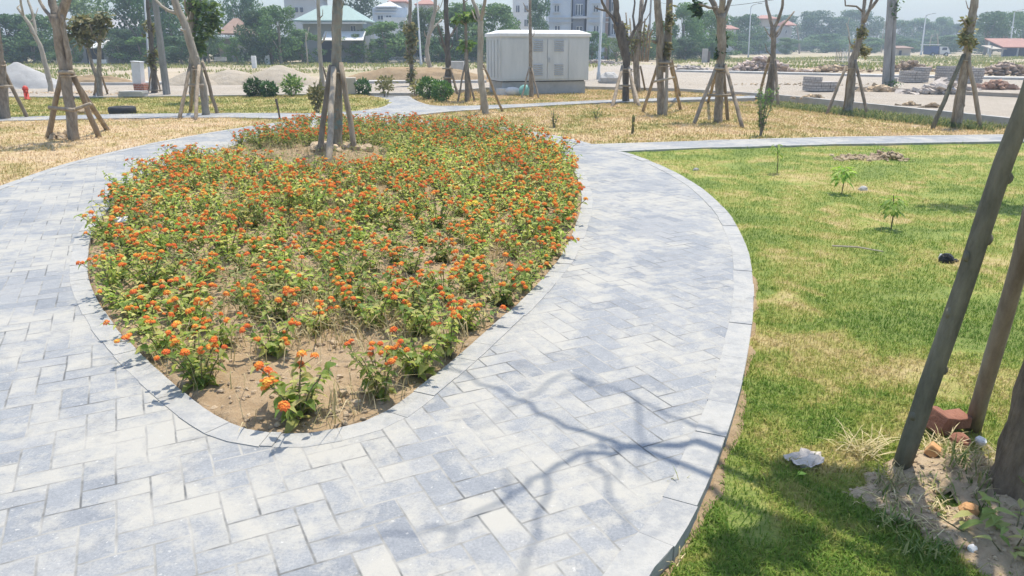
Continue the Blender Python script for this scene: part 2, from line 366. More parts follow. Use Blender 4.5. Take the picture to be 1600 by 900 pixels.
M_roofbr = mat_plain('brown_tile_roof', (.26, .17, .13), (.36, .25, .19), 2, .8, .3, .03)
M_blue = mat_plain('blue_sheet', (.05, .09, .20), (.09, .14, .27), 2, .6, 0)
M_lamp = mat_plain('galvanised_pole', (.42, .44, .44), (.54, .56, .56), 3, .45, 0)
M_rubble = mat_plain('rubble', (.36, .30, .25), (.62, .56, .50), 6, .95, .6, .03, .4)
M_sand = make_soil('sand', (.35, .29, .21), (.42, .36, .28), (.49, .43, .35), .6)
M_gravel = make_soil('grey_gravel', (.33, .32, .305), (.40, .395, .38), (.48, .47, .455), 1.6)
M_plastic = mat_plain('white_plastic', (.62, .60, .56), (.76, .74, .70), 6, .5, .3, .02)
M_teal = mat_plain('teal_plastic', (.16, .38, .33), (.26, .5, .44), 5, .5, .3, .02)
M_bagd = mat_plain('black_plastic', (.012, .012, .013), (.035, .035, .036), 9, .4, .6, .03)
M_wire = mat_plain('wire', (.03, .03, .03), (.05, .05, .05), 3, .6, 0)
M_tealst = NT('stained_bark')
def _st():
    m = M_tealst; v = m.obj(); mp = m.n('ShaderNodeMapping'); m.l(v, mp.inputs[0]); mp.inputs['Scale'].default_value = (1, 1, .35)
    c = m.ramp(m.noise(mp.outputs[0], 9, 6, .65), [(.3, (.18, .15, .11)), (.7, (.42, .37, .29))])
    sp = m.n('ShaderNodeSeparateXYZ'); m.l(v, sp.inputs[0])
    k = m.math('MULTIPLY', m.ramp(sp.outputs[2], [(.30, 0.), (.42, 1.), (.9, 1.), (1., .3)]), m.ramp(m.noise(v, 11, 4, .7), [(.48, 0.), (.6, .75)]))
    m.col(m.mix(k, c, (.17, .29, .29))); m.rough(.9); m.bump(m.noise(mp.outputs[0], 36, 5), 1, .02)
_st(); M_tealst = M_tealst.m

# ------------------------------------------------------------------ setting: paths, kerbs, soil, lawns, road, field
def G(l): return [gp(*p) for p in l]
BED = spline(G([(440, 678), (510, 673), (600, 645), (700, 570), (770, 510), (830, 455), (880, 395), (905, 335), (908, 300), (893, 262), (855, 232), (800, 212), (730, 202), (640, 197), (550, 195), (470, 203), (400, 217), (330, 240), (250, 272), (190, 308), (152, 350), (137, 395), (140, 440), (165, 490), (205, 540), (262, 592), (320, 640), (380, 670)]), 6, True)
R_EDGE = [Vector((-.55, -.6)), Vector((.12, 1.3))] + spline(G([(1010, 900), (1062, 840), (1112, 740), (1147, 640), (1167, 560), (1177, 480), (1174, 420), (1160, 370), (1133, 328), (1090, 290), (1040, 262), (990, 242), (966, 236)]), 6)
RP_LOW = [p.xy for p in G([(968, 236.2), (1100, 231), (1300, 225.5), (1570, 221)])] + [Vector((30, 13.6))]
RP_UP = [Vector((30, 14.7))] + [p.xy for p in G([(1570, 210), (1300, 214), (1100, 219.5)])]
TOP = spline(G([(925, 225), (880, 214), (800, 201), (740, 195), (680, 189.5), (640, 186)]), 5)
CR_LOW = spline(G([(625, 183), (700, 174.5), (800, 168), (930, 161), (1060, 156.5), (1180, 153)]), 4)
CR_UP = spline(G([(1180, 149.5), (1060, 152.5), (930, 157), (800, 163), (700, 165.5), (672, 164), (652, 158), (642, 152), (640, 149.6)]), 4)
ISL = spline(G([(556, 149.6), (580, 152.5), (603, 158.5), (606, 163), (590, 169), (545, 174.5), (480, 177), (400, 176.5), (200, 178), (70, 181.5), (-150, 188)]), 4)
LP_LOW = spline(G([(-150, 193), (70, 187), (200, 184.5), (330, 183.5), (400, 184), (468, 185.5)]), 4)
L_EDGE = spline(G([(472, 187), (400, 196), (300, 212), (200, 232), (100, 257), (0, 291), (-150, 348), (-400, 470)]), 6) + [Vector((-7.5, 2.5)), Vector((-7.2, -.6))]
PATH = [Vector(p[:2]) for p in R_EDGE + RP_LOW + RP_UP + TOP + CR_LOW + CR_UP + ISL + LP_LOW + L_EDGE]
def sheet(name, loops, z, mat):
    L = [[Vector((p[0], p[1], z)) for p in l] for l in loops]; tri = tessellate_polygon(L); flat = [v for l in L for v in l]
    mb = MB(); T = []
    for t in tri:
        a, b, c = [flat[i] for i in t]
        T.append(t if (b - a).cross(c - a).z > 0 else (t[0], t[2], t[1]))
    mb.add([tuple(v) for v in flat], T, 0, .5)
    return tag(mb.build(name, mat, origin=Vector((0, 0, 0))), kind='structure')
sheet('path', [PATH, BED], 0.0, M_paver)
def kerb(mb, line, side, wid, ln, z1=.004, z0=-.15, closed=False):
    P = [Vector(p[:2]) for p in line]
    if closed: P.append(P[0])
    cum = [0]
    for a, b in zip(P, P[1:]): cum.append(cum[-1] + (b - a).length)
    def pos(s):
        s = min(max(s, 0), cum[-1] - 1e-6)
        for i in range(len(P) - 1):
            if cum[i + 1] >= s:
                t = (s - cum[i]) / max(cum[i + 1] - cum[i], 1e-9); d = (P[i + 1] - P[i]).normalized(); return P[i].lerp(P[i + 1], t), d
    s = 0
    while s < cum[-1] - .05:
        l = ln * random.uniform(.85, 1.15); e = min(s + l, cum[-1]); q = []
        dz = random.uniform(-.003, .002); off = random.uniform(-.007, .003)
        k = max(1, round((e - s) / .12))
        for i in range(k + 1):
            p, d = pos(s + .0015 + (e - s - .003) * i / k); nrm = Vector((-d.y, d.x)) * side; p = p + nrm * off
            q.append((p, p + nrm * (wid + random.uniform(-.003, .003))))
        V = []
        for a, b in q: V += [(a.x, a.y, z0), (b.x, b.y, z0), (a.x, a.y, z1 + dz), (b.x, b.y, z1 + dz)]
        Fc = []
        for i in range(k):
            o = i * 4
            for u in ((2, 3, 7, 6), (0, 2, 6, 4), (1, 5, 7, 3)): Fc.append(tuple(o + x for x in u))
        Fc += [(0, 1, 3, 2), tuple(k * 4 + x for x in (0, 2, 3, 1))]
        mb.add(V, Fc, 0); s = e
mk = MB()
kerb(mk, BED, -1, .122, .26, closed=True)
kerb(mk, R_EDGE[1:], 1, .135, .30)
kerb(mk, RP_LOW, 1, .12, .45); kerb(mk, RP_UP, 1, .12, .45); kerb(mk, TOP, 1, .13, .4)
kerb(mk, L_EDGE, 1, .13, .4); kerb(mk, CR_LOW, 1, .10, .5); kerb(mk, CR_UP, 1, .10, .5); kerb(mk, ISL, 1, .10, .5); kerb(mk, LP_LOW, 1, .10, .5)
tag(mk.build('path_edging', M_kerb, origin=Vector((0, 0, 0))), kind='structure')

def vnoise(X, Y, sc, seed=0):
    r = np.random.default_rng(seed); T = r.random((64, 64)); x = X * sc; y = Y * sc
    i = np.floor(x).astype(int); j = np.floor(y).astype(int); fx = x - i; fy = y - j
    fx = fx * fx * (3 - 2 * fx); fy = fy * fy * (3 - 2 * fy); g = lambda a, b: T[a % 64, b % 64]
    return (g(i, j) * (1 - fx) + g(i + 1, j) * fx) * (1 - fy) + (g(i, j + 1) * (1 - fx) + g(i + 1, j + 1) * fx) * fy
def grid(name, x0, x1, y0, y1, st, zf, mat, poly=None, kind='structure', grow=0):
    xs = np.arange(x0, x1 + st, st); ys = np.arange(y0, y1 + st, st); X, Y = np.meshgrid(xs, ys); Z = zf(X, Y)
    nx = len(xs); I = np.arange(X.size).reshape(X.shape)
    q = np.stack([I[:-1, :-1], I[:-1, 1:], I[1:, 1:], I[1:, :-1]], -1).reshape(-1, 4)
    if poly is not None:
        cx = (X[:-1, :-1] + st / 2).ravel(); cy_ = (Y[:-1, :-1] + st / 2).ravel()
        k = inside(poly, cx, cy_)
        if grow: k |= dist_line(poly, cx, cy_, True) < grow
        q = q[k]
    used = np.unique(q); mp = np.full(X.size, -1); mp[used] = np.arange(len(used))
    mb = MB(); mb.add(np.stack([X.ravel(), Y.ravel(), Z.ravel()], -1)[used], mp[q], 0, .5)
    return tag(mb.build(name, mat, smooth=True, origin=Vector((0, 0, 0))), kind=kind)
TREE6 = gp(527, 243, -.03)
def bed_z(X, Y):
    z = -.055 + .03 * vnoise(X, Y, 3, 1) + .03 * vnoise(X, Y, 9, 2) + .022 * vnoise(X, Y, 24, 3)
    d = np.hypot(X - TREE6.x, (Y - TREE6.y)); z = z + .10 * np.exp(-(d / .7) ** 2)
    e = dist_line(BED, X, Y, True); return np.where(inside(BED, X, Y), z + np.clip(e * .03, 0, .04), -.06)
grid('bed_soil', -5.5, 1.3, 2.4, 16.9, .03, bed_z, M_soil, BED, grow=.08)
# ground polygons run under the path, their borders hidden by it
mid = lambda a, b: (Vector(a[:2]) + Vector(b[:2])) / 2
RL = [gp(1075 - 90, 900).xy, gp(1060, 740).xy, gp(1110, 560).xy, gp(1110, 440).xy, gp(1050, 330).xy, gp(975, 260).xy, gp(945, 232).xy, gp(1100, 226).xy, gp(1570, 215).xy, Vector((30, 14.2)), Vector((30, 0)), Vector((.3, 0))]
def lawn_z(X, Y): return -.08 + .035 * np.clip((Y - 8) / 4, 0, 1) + .022 * vnoise(X, Y, 1.3, 5) + .012 * vnoise(X, Y, 5, 6)
grid('lawn', 0.1, 24, 0.2, 14.4, .06, lawn_z, M_green, RL)
ROAD_F = spline([(-60, 24.3), (-16, 24.3)], 1) + [p.xy for p in G([(150, 155.5), (380, 152.5), (556, 149.8), (640, 149.4), (700, 146), (760, 140.5), (915, 138.5), (1060, 142), (1140, 147), (1195, 150.5), (1250, 156), (1400, 171.5), (1570, 190)])] + [gp(1800, 217).xy, gp(2300, 270).xy]
ML = [gp(600, 185).xy, gp(700, 170).xy, gp(800, 165.5).xy, gp(1060, 154.5).xy, gp(1150, 150).xy, gp(1195, 150.5).xy, gp(1250, 156).xy, gp(1400, 171.5).xy, gp(1570, 190).xy, gp(1800, 217).xy, Vector((30, 14.2)), gp(1570, 215).xy, gp(1100, 226).xy, gp(920, 229).xy, gp(800, 207).xy, gp(640, 190).xy]
def dry_z(X, Y): return -.06 + .03 * vnoise(X, Y, .9, 8) + .02 * vnoise(X, Y, 4, 9)
def ml_z(X, Y): return dry_z(X, Y) - .10 * np.clip((X - 3) / 6, 0, 1)
grid('dry_lawn', -4, 24, 12.5, 28, .2, ml_z, M_dry, ML)
SP = [gp(640, 148).xy, gp(760, 138).xy, gp(915, 136).xy, gp(1060, 139).xy, gp(1195, 149).xy, gp(1150, 152).xy, gp(1060, 154.5).xy, gp(800, 165.5).xy, gp(690, 168).xy, gp(650, 160).xy]
grid('dry_verge', -6, 12, 18, 34, .25, dry_z, M_dry, SP, grow=.2)
LLn = [gp(470, 186).xy, gp(330, 212).xy, gp(200, 240).xy, gp(0, 300).xy, gp(-400, 490).xy, Vector((-30, 3)), Vector((-30, 16.5)), gp(-150, 190).xy, gp(70, 184).xy, gp(400, 180).xy]
grid('dry_lawn', -30, -4, 3, 19, .12, lambda X, Y: dry_z(X, Y) + .03 * vnoise(X, Y, 7, 12), M_dryl, LLn)
IL = [gp(-150, 190).xy, gp(70, 184).xy, gp(400, 180).xy, gp(600, 168).xy, gp(612, 163).xy, gp(600, 155).xy, gp(560, 149.5).xy, gp(380, 152).xy, gp(150, 155).xy, Vector((-30, 24.4)), Vector((-30, 17))]
def isl_z(X, Y): return dry_z(X, Y) + .075 * np.clip((Y - 21) / 3, 0, 1)
grid('lawn_island', -30, -3, 15.5, 26.5, .2, isl_z, M_dg, IL)
# road, its kerb on the park side, far pavement, field to the horizon
ROAD_Z = .07
ROAD_B = [p.xy for p in [gp(2600, 150), gp(1600, 121), gp(1300, 119), gp(1160, 113), gp(1050, 103), gp(940, 101), gp(925, 112), gp(780, 131), gp(500, 132.5), gp(200, 135), gp(0, 137)]] + [Vector((-60, 31))]
sheet('road', [[p for p in ROAD_F] + ROAD_B], ROAD_Z, M_road)
mk = MB(); kerb(mk, ROAD_F, 1, .16, 1.0, ROAD_Z + .02, -.35); tag(mk.build('road_edging', M_conc, origin=Vector((0, 0, 0))), kind='structure')
def ground_z(X, Y): return -.19 + np.where(Y > 29, .16 * np.clip((Y - 29) / 4, 0, 1), 0) + .05 * vnoise(X, Y, .2, 4)
def gsheet():
    xs = np.array(sorted(set(np.r_[np.linspace(-420, -60, 10), np.linspace(-60, 80, 71), np.linspace(80, 420, 10)]))); ys = np.r_[np.linspace(-60, 20, 9), np.linspace(22, 120, 60), np.linspace(130, 460, 12)]
    X, Y = np.meshgrid(xs, ys); Z = ground_z(X, Y); I = np.arange(X.size).reshape(X.shape)
    q = np.stack([I[:-1, :-1], I[:-1, 1:], I[1:, 1:], I[1:, :-1]], -1).reshape(-1, 4)
    mb = MB(); mb.add(np.stack([X.ravel(), Y.ravel(), Z.ravel()], -1), q, 0, .5); tag(mb.build('ground', M_field, smooth=True, origin=Vector((0, 0, 0))), kind='structure')
gsheet()
# pale strips of pavement edge beyond the road on the left and the right
def strip(name, a, b, wid, z, mat, hgt=.12):
    a, b = Vector(a[:2]), Vector(b[:2]); d = (b - a); n = Vector((-d.y, d.x)).normalized() * wid; mb = MB()
    V = [(*a, z - .3), (*b, z - .3), (*(b + n), z - .3), (*(a + n), z - .3), (*a, z + hgt), (*b, z + hgt), (*(b + n), z + hgt), (*(a + n), z + hgt)]
    mb.add(V, [(0, 3, 2, 1), (4, 5, 6, 7), (0, 1, 5, 4), (1, 2, 6, 5), (2, 3, 7, 6), (3, 0, 4, 7)], 0, .6)
    return tag(mb.build(name, mat, origin=Vector((0, 0, 0))), kind='structure')
strip('pavement', gp(-300, 139), gp(760, 132), 1.1, ROAD_Z, M_conc, .10)
strip('pavement', gp(1050, 114), gp(1330, 121), 1.2, ROAD_Z, M_conc, .10)
strip('pavement', gp(1330, 121.5), gp(2400, 145), 1.4, ROAD_Z, M_conc, .10)
strip('traffic_island', gp(1320, 143), gp(1800, 166), .9, ROAD_Z, M_road, .12)

# ------------------------------------------------------------------ grass blades
TR21 = gp(1600, 785, -.07)
def soil_field(X, Y):
    n = vnoise(X, Y, 4, 21) - .5 + .5 * (vnoise(X, Y, 14, 22) - .5)
    a = 1 + 1.2 * n - np.sqrt(((X - TR21.x + .13) / .40) ** 2 + ((Y - TR21.y - .06) / .32) ** 2)
    b = np.minimum(np.minimum(X - 1.50 - (2.5 - Y) * .35, 2.42 - Y), Y - 2.02) * 3 + .9 * n
    return np.maximum(a, b)
def soil_mask(X, Y): return soil_field(X, Y) > 0
def strip_field(X, Y): return .07 * vnoise(X, Y, 5, 31) ** 1.5 + .015 * vnoise(X, Y, 17, 32) - dist_line(R_EDGE[1:], X, Y)
def blades(P, h, wd, lean, rr=None):
    n = len(P); a = rng.random(n) * 6.283; d = np.stack([np.cos(a), np.sin(a)], -1); hh = h * (0.5 + rng.random(n)); ln = lean * (rng.random(n) + .2)
    b = a + 1.57 + rng.normal(size=n) * .5; wv = np.stack([np.cos(b), np.sin(b)], -1) * (wd * (.6 + .8 * rng.random(n)))[:, None] / 2
    V = np.zeros((n, 5, 3)); V[:, 0, :2] = P[:, :2] - wv; V[:, 1, :2] = P[:, :2] + wv; V[:, 0, 2] = V[:, 1, 2] = P[:, 2]
    m = P[:, :2] + d * (hh * ln * .35)[:, None]; V[:, 2, :2] = m + wv * .8; V[:, 3, :2] = m - wv * .8; V[:, 2, 2] = V[:, 3, 2] = P[:, 2] + hh * .6
    V[:, 4, :2] = P[:, :2] + d * (hh * ln)[:, None]; V[:, 4, 2] = P[:, 2] + hh * (1 - .35 * np.minimum(ln, 1.5))
    return V
def add_blades(mb, V):
    n = len(V); I = np.arange(n * 5).reshape(n, 5); r = rng.random(n)
    mb.add(V.reshape(-1, 3), I[:, :4], 0, r)
    mb.ch.append((np.zeros((0, 3)), I[:, [3, 2, 4]] + mb.n - n * 5, np.zeros(n, int), r))
def grass(name, poly, bx, dens, zf, h, wd, lean, mat, label, mask=None):
    x0, x1, y0, y1 = bx; n0 = dens(2.5) if callable(dens) else dens; N = int((x1 - x0) * (y1 - y0) * n0)
    out = []
    while N > 0:
        m = min(N, 400000); N -= m
        X = x0 + rng.random(m) * (x1 - x0); Y = y0 + rng.random(m) * (y1 - y0); d = np.hypot(X, Y)
        k = (rng.random(m) * n0 < dens(d)) & (np.abs(X) < Y * .78 + .6)
        X, Y = X[k], Y[k]; k = inside(poly, X, Y) & ~inside(PATH, X, Y); X, Y = X[k], Y[k]
        if mask is not None: k = ~mask(X, Y); X, Y = X[k], Y[k]
        out.append(np.stack([X, Y, zf(X, Y) - .004], -1))
    P = np.concatenate(out); V = blades(P, h, wd, lean); n = len(P); mb = MB(); add_blades(mb, V)
    print(name, n)
    return tag(mb.build(name, mat, origin=Vector((0, 0, 0))), label, 'grass', kind='stuff')
edge_pts = R_EDGE[2:]
def mask_r(X, Y):
    u = rng.random(X.shape) ** 2
    return (soil_field(X, Y) > .30 * u) | (strip_field(X, Y) > .07 * u) | ((vnoise(X, Y, 2.2, 33) > .80) & (rng.random(X.shape) < .7))
grass('grass', RL, (0.3, 12, 1.6, 13.6), lambda d: 17000 * np.minimum(1, (2.6 / np.maximum(d, .5)) ** 1.5), lawn_z, .030, .0042, 1.2, M_greenb, 'short green lawn grass with straw patches right of the path', mask_r)
grass('grass', RL, (0.3, 12, 1.6, 13.6), lambda d: 40 * np.minimum(1, (4 / np.maximum(d, .5)) ** .5), lawn_z, .085, .005, 1.6, M_greenb, 'long loose grass blades standing out of the right lawn', mask_r)
grass('grass', ML, (-4, 20, 12.5, 27), lambda d: 420 + 0 * np.asarray(d), ml_z, .05, .016, 1.2, M_dryb, 'yellowed grass of the lawn between the paths')
grass('grass', LLn, (-16, -3, 7, 19), lambda d: 330 + 0 * np.asarray(d), lambda X, Y: dry_z(X, Y) + .015, .05, .012, 1.6, M_drylb, 'dry straw coloured grass of the left lawn')
grass('grass', IL, (-20, -3, 15.5, 26.5), lambda d: 300 + 0 * np.asarray(d), isl_z, .05, .02, 1.0, M_dgb, 'mown grass of the lawn island behind the cross path')
grass('grass', SP, (-6, 10, 18, 33), lambda d: 300 + 0 * np.asarray(d), dry_z, .06, .02, 1.2, M_dryb, 'dry grass on the verge in front of the cabinet')

# ------------------------------------------------------------------ flower bed planting
def leaf_geo(p, d, n, L, Wd, droop):
    """pointed oval leaf folded along its midrib: 10 triangles"""
    d = d.normalized(); s = d.cross(n).normalized(); n = s.cross(d).normalized()
    def q(t, u, f): return p + d * (t * L) + s * (u * Wd / 2) + n * (f * Wd * .22 - droop * t * t * L)
    V = [q(0, 0, 0), q(.22, .72, 1), q(.22, 0, 0), q(.22, -.72, 1), q(.5, .95, 1), q(.5, 0, 0), q(.5, -.95, 1), q(.78, .5, .6), q(.78, 0, 0), q(.78, -.5, .6), q(1, 0, 0)]
    T = [(0, 2, 1), (0, 3, 2), (1, 2, 5), (1, 5, 4), (2, 3, 6), (2, 6, 5), (4, 5, 8), (4, 8, 7), (5, 6, 9), (5, 9, 8), (7, 8, 10), (8, 9, 10)]
    return V, T
def add_umbel(mb, c, up, r, mat=0):
    up = up.normalized(); age = random.uniform(-.28, .2); r = r * (.62 if random.random() < .18 else random.uniform(.85, 1.15)); u = up.orthogonal().normalized(); v = up.cross(u); n = 30; ga = 2.39996
    for i in range(n):
        t = (i + .5) / n; th = math.acos(1 - t * .85); a = i * ga
        nn = up * math.cos(th) + (u * math.cos(a) + v * math.sin(a)) * math.sin(th)
        p = c + nn * r * random.uniform(.9, 1.12) - up * r * .55
        x = nn.orthogonal().normalized(); y = nn.cross(x); fr = r * random.uniform(.30, .42); o = random.uniform(0, 1.6); V = []
        for k in range(8):
            aa = o + k * math.pi / 4; rr = fr * (1 if k % 2 == 0 else .55); V.append(p + x * (math.cos(aa) * rr) + y * (math.sin(aa) * rr) - nn * (0.10 * r if k % 2 else 0))
        mb.add(V, [tuple(range(8))], mat, min(1, max(0, .8 - t * .85 + age + random.uniform(-.12, .12))))
def lantana_shape(hgt, nst, nfl, spread):
    """returns stems mb, leaves mb, list of flower (centre, up, radius)"""
    ms, ml, fl = MB(), MB(), []
    for i in range(nst):
        a = i * 6.283 / nst + random.uniform(-.5, .5); sp = spread * random.uniform(.35, 1); h = hgt * random.uniform(.7, 1.05)
        p0 = Vector((random.uniform(-.02, .02), random.uniform(-.02, .02), -.03)); p2 = Vector((math.cos(a) * sp, math.sin(a) * sp, h)); p1 = Vector((p2.x * .35, p2.y * .35, h * .6))
        pts = [p0.lerp(p1, t) * (1 - t) + p1.lerp(p2, t) * t for t in (0, .2, .4, .6, .8, 1)]
        ms.tube(pts, [.004, .0037, .0033, .003, .0026, .002], 5)
        nl = random.randint(5, 7)
        for k in range(nl):
            t = .22 + .78 * k / (nl - 1); p = p0.lerp(p1, t) * (1 - t) + p1.lerp(p2, t) * t; ax = (p2 - p0).normalized()
            for sgn in (0, math.pi):
                aa = k * 1.57 + sgn + random.uniform(-.5, .5); out = Vector((math.cos(aa), math.sin(aa), random.uniform(-.25, .55)))
                L = (.066 - .022 * t) * random.uniform(.7, 1.3)
                V, T = leaf_geo(p + out * .004, out, Vector((0, 0, 1)) + Vector((random.uniform(-.4, .4), random.uniform(-.4, .4), 0)), L, L * random.uniform(.58, .74), random.uniform(.15, .75))
                ml.add(V, T, 0, random.random())
        if i < nfl: fl.append((p2 + Vector((0, 0, .012)), Vector((p2.x * .6, p2.y * .6, .35)) + Vector((0, 0, .2)), random.uniform(.017, .023)))
        for _ in range(2):
          if i < nfl and random.random() < .55:
            q = p2 + Vector((random.uniform(-.045, .045), random.uniform(-.045, .045), random.uniform(-.025, .012))); ms.tube([p1.lerp(p2, .6), q], [.002, .0015], 4)
            fl.append((q + Vector((0, 0, .01)), Vector((q.x, q.y, .4)), random.uniform(.013, .019)))
    return ms, ml, fl
near_protos, far_protos = [], []
SPEC = [(.25, 10, 6, .21), (.29, 11, 7, .23), (.22, 10, 5, .20), (.32, 10, 6, .20), (.27, 12, 8, .25), (.20, 9, 3, .18)]
G_LANT = 'orange flowering shrublets planted over the teardrop bed'
L_LANT = 'orange flowering green leaved shrublet among the many crowding the teardrop bed'
for hgt, nst, nfl, spd in SPEC:
    ms, ml, fl = lantana_shape(hgt, nst, nfl, spd); O = Vector((0, 0, 0))
    r = thing('lantana_plant', O, L_LANT, 'flower', G_LANT)
    ms.build('stems', M_stem, r); ml.build('foliage', M_lant, r)
    for c, up, rad in fl:
        mf = MB(); add_umbel(mf, c, up, rad); mf.build('flower_head', M_flower, r)
    near_protos.append(r)
far_src = []
for hgt, nst, nfl, spd in [(.32, 12, 8, .22), (.28, 11, 6, .21), (.36, 12, 9, .22), (.26, 11, 1, .21), (.33, 12, 2, .22)]:
    ms, ml, fl = lantana_shape(hgt, nst, nfl, spd); mb = MB(); mb.ch = ml.ch[:]; mb.n = ml.n
    for V, Fc, m_, r_ in ms.ch: mb.ch.append((V, Fc + ml.n, m_ + 1, r_))
    mb.n = ml.n + ms.n
    for c, up, rad in fl: add_umbel(mb, c, up, rad * 1.12, 2)
    o = tag(mb.build('lantana_plant', [M_lant, M_stem, M_flower], origin=Vector((0, 0, 0))), L_LANT, 'flower', G_LANT); far_protos.append(o); far_src.append(mb)
# named plants at the near tip (measured), then a dart-thrown planting
tips = [((470, 655), 'lantana shrublet with a wide spray of orange heads, nearest the rounded tip of the bed', 4, 1.1),
        ((316, 612), 'lantana shrublet at the near left edge of the bed, few orange heads on one side', 0, 1.1),
        ((598, 628), 'tall lantana shrublet near the right edge of the bed tip with large drooping leaves', 3, .95),
        ((658, 590), 'pale leaved lantana shrublet against the right edging just above the tip', 2, 1.0),
        ((428, 560), 'lantana shrublet with yellow orange heads second from the tip, left of centre', 1, .9),
        ((345, 545), 'lantana shrublet in front of the bare patch on the left with yellow heads', 0, .85),
        ((500, 522), 'lantana shrublet with four red orange heads at the top edge of the bare soil patch', 4, .85),
        ((590, 520), 'lantana shrublet with several orange heads right of the bare soil patch', 1, .9),
        ((725, 520), 'lantana shrublet beside the right edging, halfway up the near curve', 4, .9)]
placed = []; used_n = set(); used_f = set()
def put_plant(p, idx, near, sc, label=None):
    src = near_protos if near else far_protos; us = used_n if near else used_f
    if idx not in us: o = src[idx]; us.add(idx)
    else: o = copy_tree(src[idx])
    o.location = p; o.rotation_euler = (random.uniform(-.12, .12), random.uniform(-.12, .12), random.uniform(0, 6.28)); o.scale = (sc * random.uniform(.92, 1.1),) * 2 + (sc * random.uniform(.88, 1.12),)
    o['label'] = label or L_LANT
    if label: 
        if 'group' in o: del o['group']
    else: o['group'] = G_LANT
for (px, py), lab, idx, sc in tips:
    p = gp(px, py, -.03); placed.append((p.x, p.y)); put_plant(p, idx, True, sc, lab)
BARE = [gp(x, y).xy for x, y in ((520, 590), (400, 640), (500, 560), (560, 560), (380, 600), (540, 650))]
SANDY = [(TREE6.x + .05, TREE6.y - .9, .95, 1.45), (TREE6.x - 1.1, TREE6.y - .55, .95, 1.0), (TREE6.x - 1.9, TREE6.y + .1, .5, .6), (TREE6.x + .7, TREE6.y - 1.3, .5, .7)]
cnt = 0; spots = []
CX = -5.2 + 6 * rng.random(40000); CY = 3.1 + 13.5 * rng.random(40000); CE = dist_line(BED, CX, CY, True); CI = inside(BED, CX, CY)
for x, y, e, ok in zip(CX, CY, CE, CI):
    if not ok or e < (.07 if y < 6 else .11): continue
    if any(math.hypot(x - b.x, y - b.y) < .27 for b in BARE): continue
    if any(math.hypot((x - sx) / rx_, (y - sy) / ry_) < 1 for sx, sy, rx_, ry_ in SANDY): continue
    md = .26 if y < 5 else .275 if y < 12 else .30
    if any(abs(x - a) < md and math.hypot(x - a, y - b) < md for a, b in placed): continue
    placed.append((x, y)); spots.append((y, x))
def pick_far(x, y): return random.randrange(3) if float(vnoise(np.array([x]), np.array([y]), 1.1, 91)[0]) + random.uniform(-.25, .25) > .47 else random.choice((3, 4, 4, 1))
spots.sort(); mass = MB()
for y, x in spots:
    near = y < 6.6; cnt += 1; sc = random.uniform(.8, 1.08) if near else random.uniform(.85, 1.1)
    if cnt <= 285: put_plant(Vector((x, y, -.03)), random.randrange(6) if near else pick_far(x, y), near, sc); continue
    src = far_src[pick_far(x, y)]; c, s_ = math.cos(y * 91), math.sin(y * 91); M = np.array([[c, -s_, 0], [s_, c, 0], [0, 0, 1]]) * sc
    mass.ch.append((np.concatenate([q[0] for q in src.ch]) @ M.T + np.array([x, y, -.03]), np.zeros((0, 4), int), np.zeros(0, int), np.zeros(0)))
    for q in src.ch: mass.ch.append((np.zeros((0, 3)), q[1] + mass.n, q[2], np.clip(q[3] + random.uniform(-.08, .08), 0, 1)))
    mass.n += src.n
tag(mass.build('lantana_plants', [M_lant, M_stem, M_flower], origin=Vector((0, 0, 0))), 'orange flowering mass at the far end of the bed behind the staked tree', 'flowers', kind='stuff')
print('plants', cnt)
def scatter_in_bed(n, y0=2.9, y1=16.6, marg=.03, dens=None):
    out = []
    while len(out) < n:
        m = n * 4; X = -5.4 + 6.4 * rng.random(m); Y = y0 + (y1 - y0) * rng.random(m)
        k = inside(BED, X, Y) & (dist_line(BED, X, Y, True) > marg) & (rng.random(m) < np.clip((4.5 / Y) ** .8, 0, 1))
        if dens is not None: k &= rng.random(m) < dens(X, Y)
        out += list(zip(X[k], Y[k]))
    return np.array(out[:n])
P = scatter_in_bed(11000, dens=lambda X, Y: np.clip((vnoise(X, Y, 1.7, 41) - .35) * 2.2, .03, 1)); P3 = np.c_[P, bed_z(P[:, 0], P[:, 1])]
mb = MB(); add_blades(mb, blades(P3, .15, .0055, 1.2))
tag(mb.build('weeds', M_straw, origin=Vector((0, 0, 0))), 'straw coloured dead grass between the flowering shrublets', 'weeds', kind='stuff')
mb = MB(); P = scatter_in_bed(4200, 4.2, dens=lambda X, Y: np.clip((vnoise(X, Y, 1.3, 43) - .3) * 2.0, .05, 1))
for (x, y), z in zip(P, bed_z(P[:, 0], P[:, 1])):
    a = random.uniform(0, 6.28)
    for k in range(2):
        d = Vector((math.cos(a + k * 2.4), math.sin(a + k * 2.4), random.uniform(.1, 1.2))); L = random.uniform(.025, .05)
        Vv, T = leaf_geo(Vector((x, y, z + random.uniform(.0, .10))), d, Vector((0, 0, 1)), L, L * .6, .4); mb.add(Vv, T[:], 0, random.random())
tag(mb.build('ground_cover', M_weed, origin=Vector((0, 0, 0))), 'low green weeds on the soil between the shrublets', 'weeds', kind='stuff')
mb = MB()
P = scatter_in_bed(5200, 2.9, 13)
for (x, y), z in zip(P, bed_z(P[:, 0], P[:, 1])):
    s = random.uniform(.008, .03) * (2.2 if random.random() < .04 else 1)
    mb.lump((x, y, z + s * .1), (s * 1.4, s, s * .8), 0, 6, 4, .25)
tag(mb.build('soil_clods', M_clod, origin=Vector((0, 0, 0))), 'loose tan soil clods on the bed', 'soil', kind='stuff')
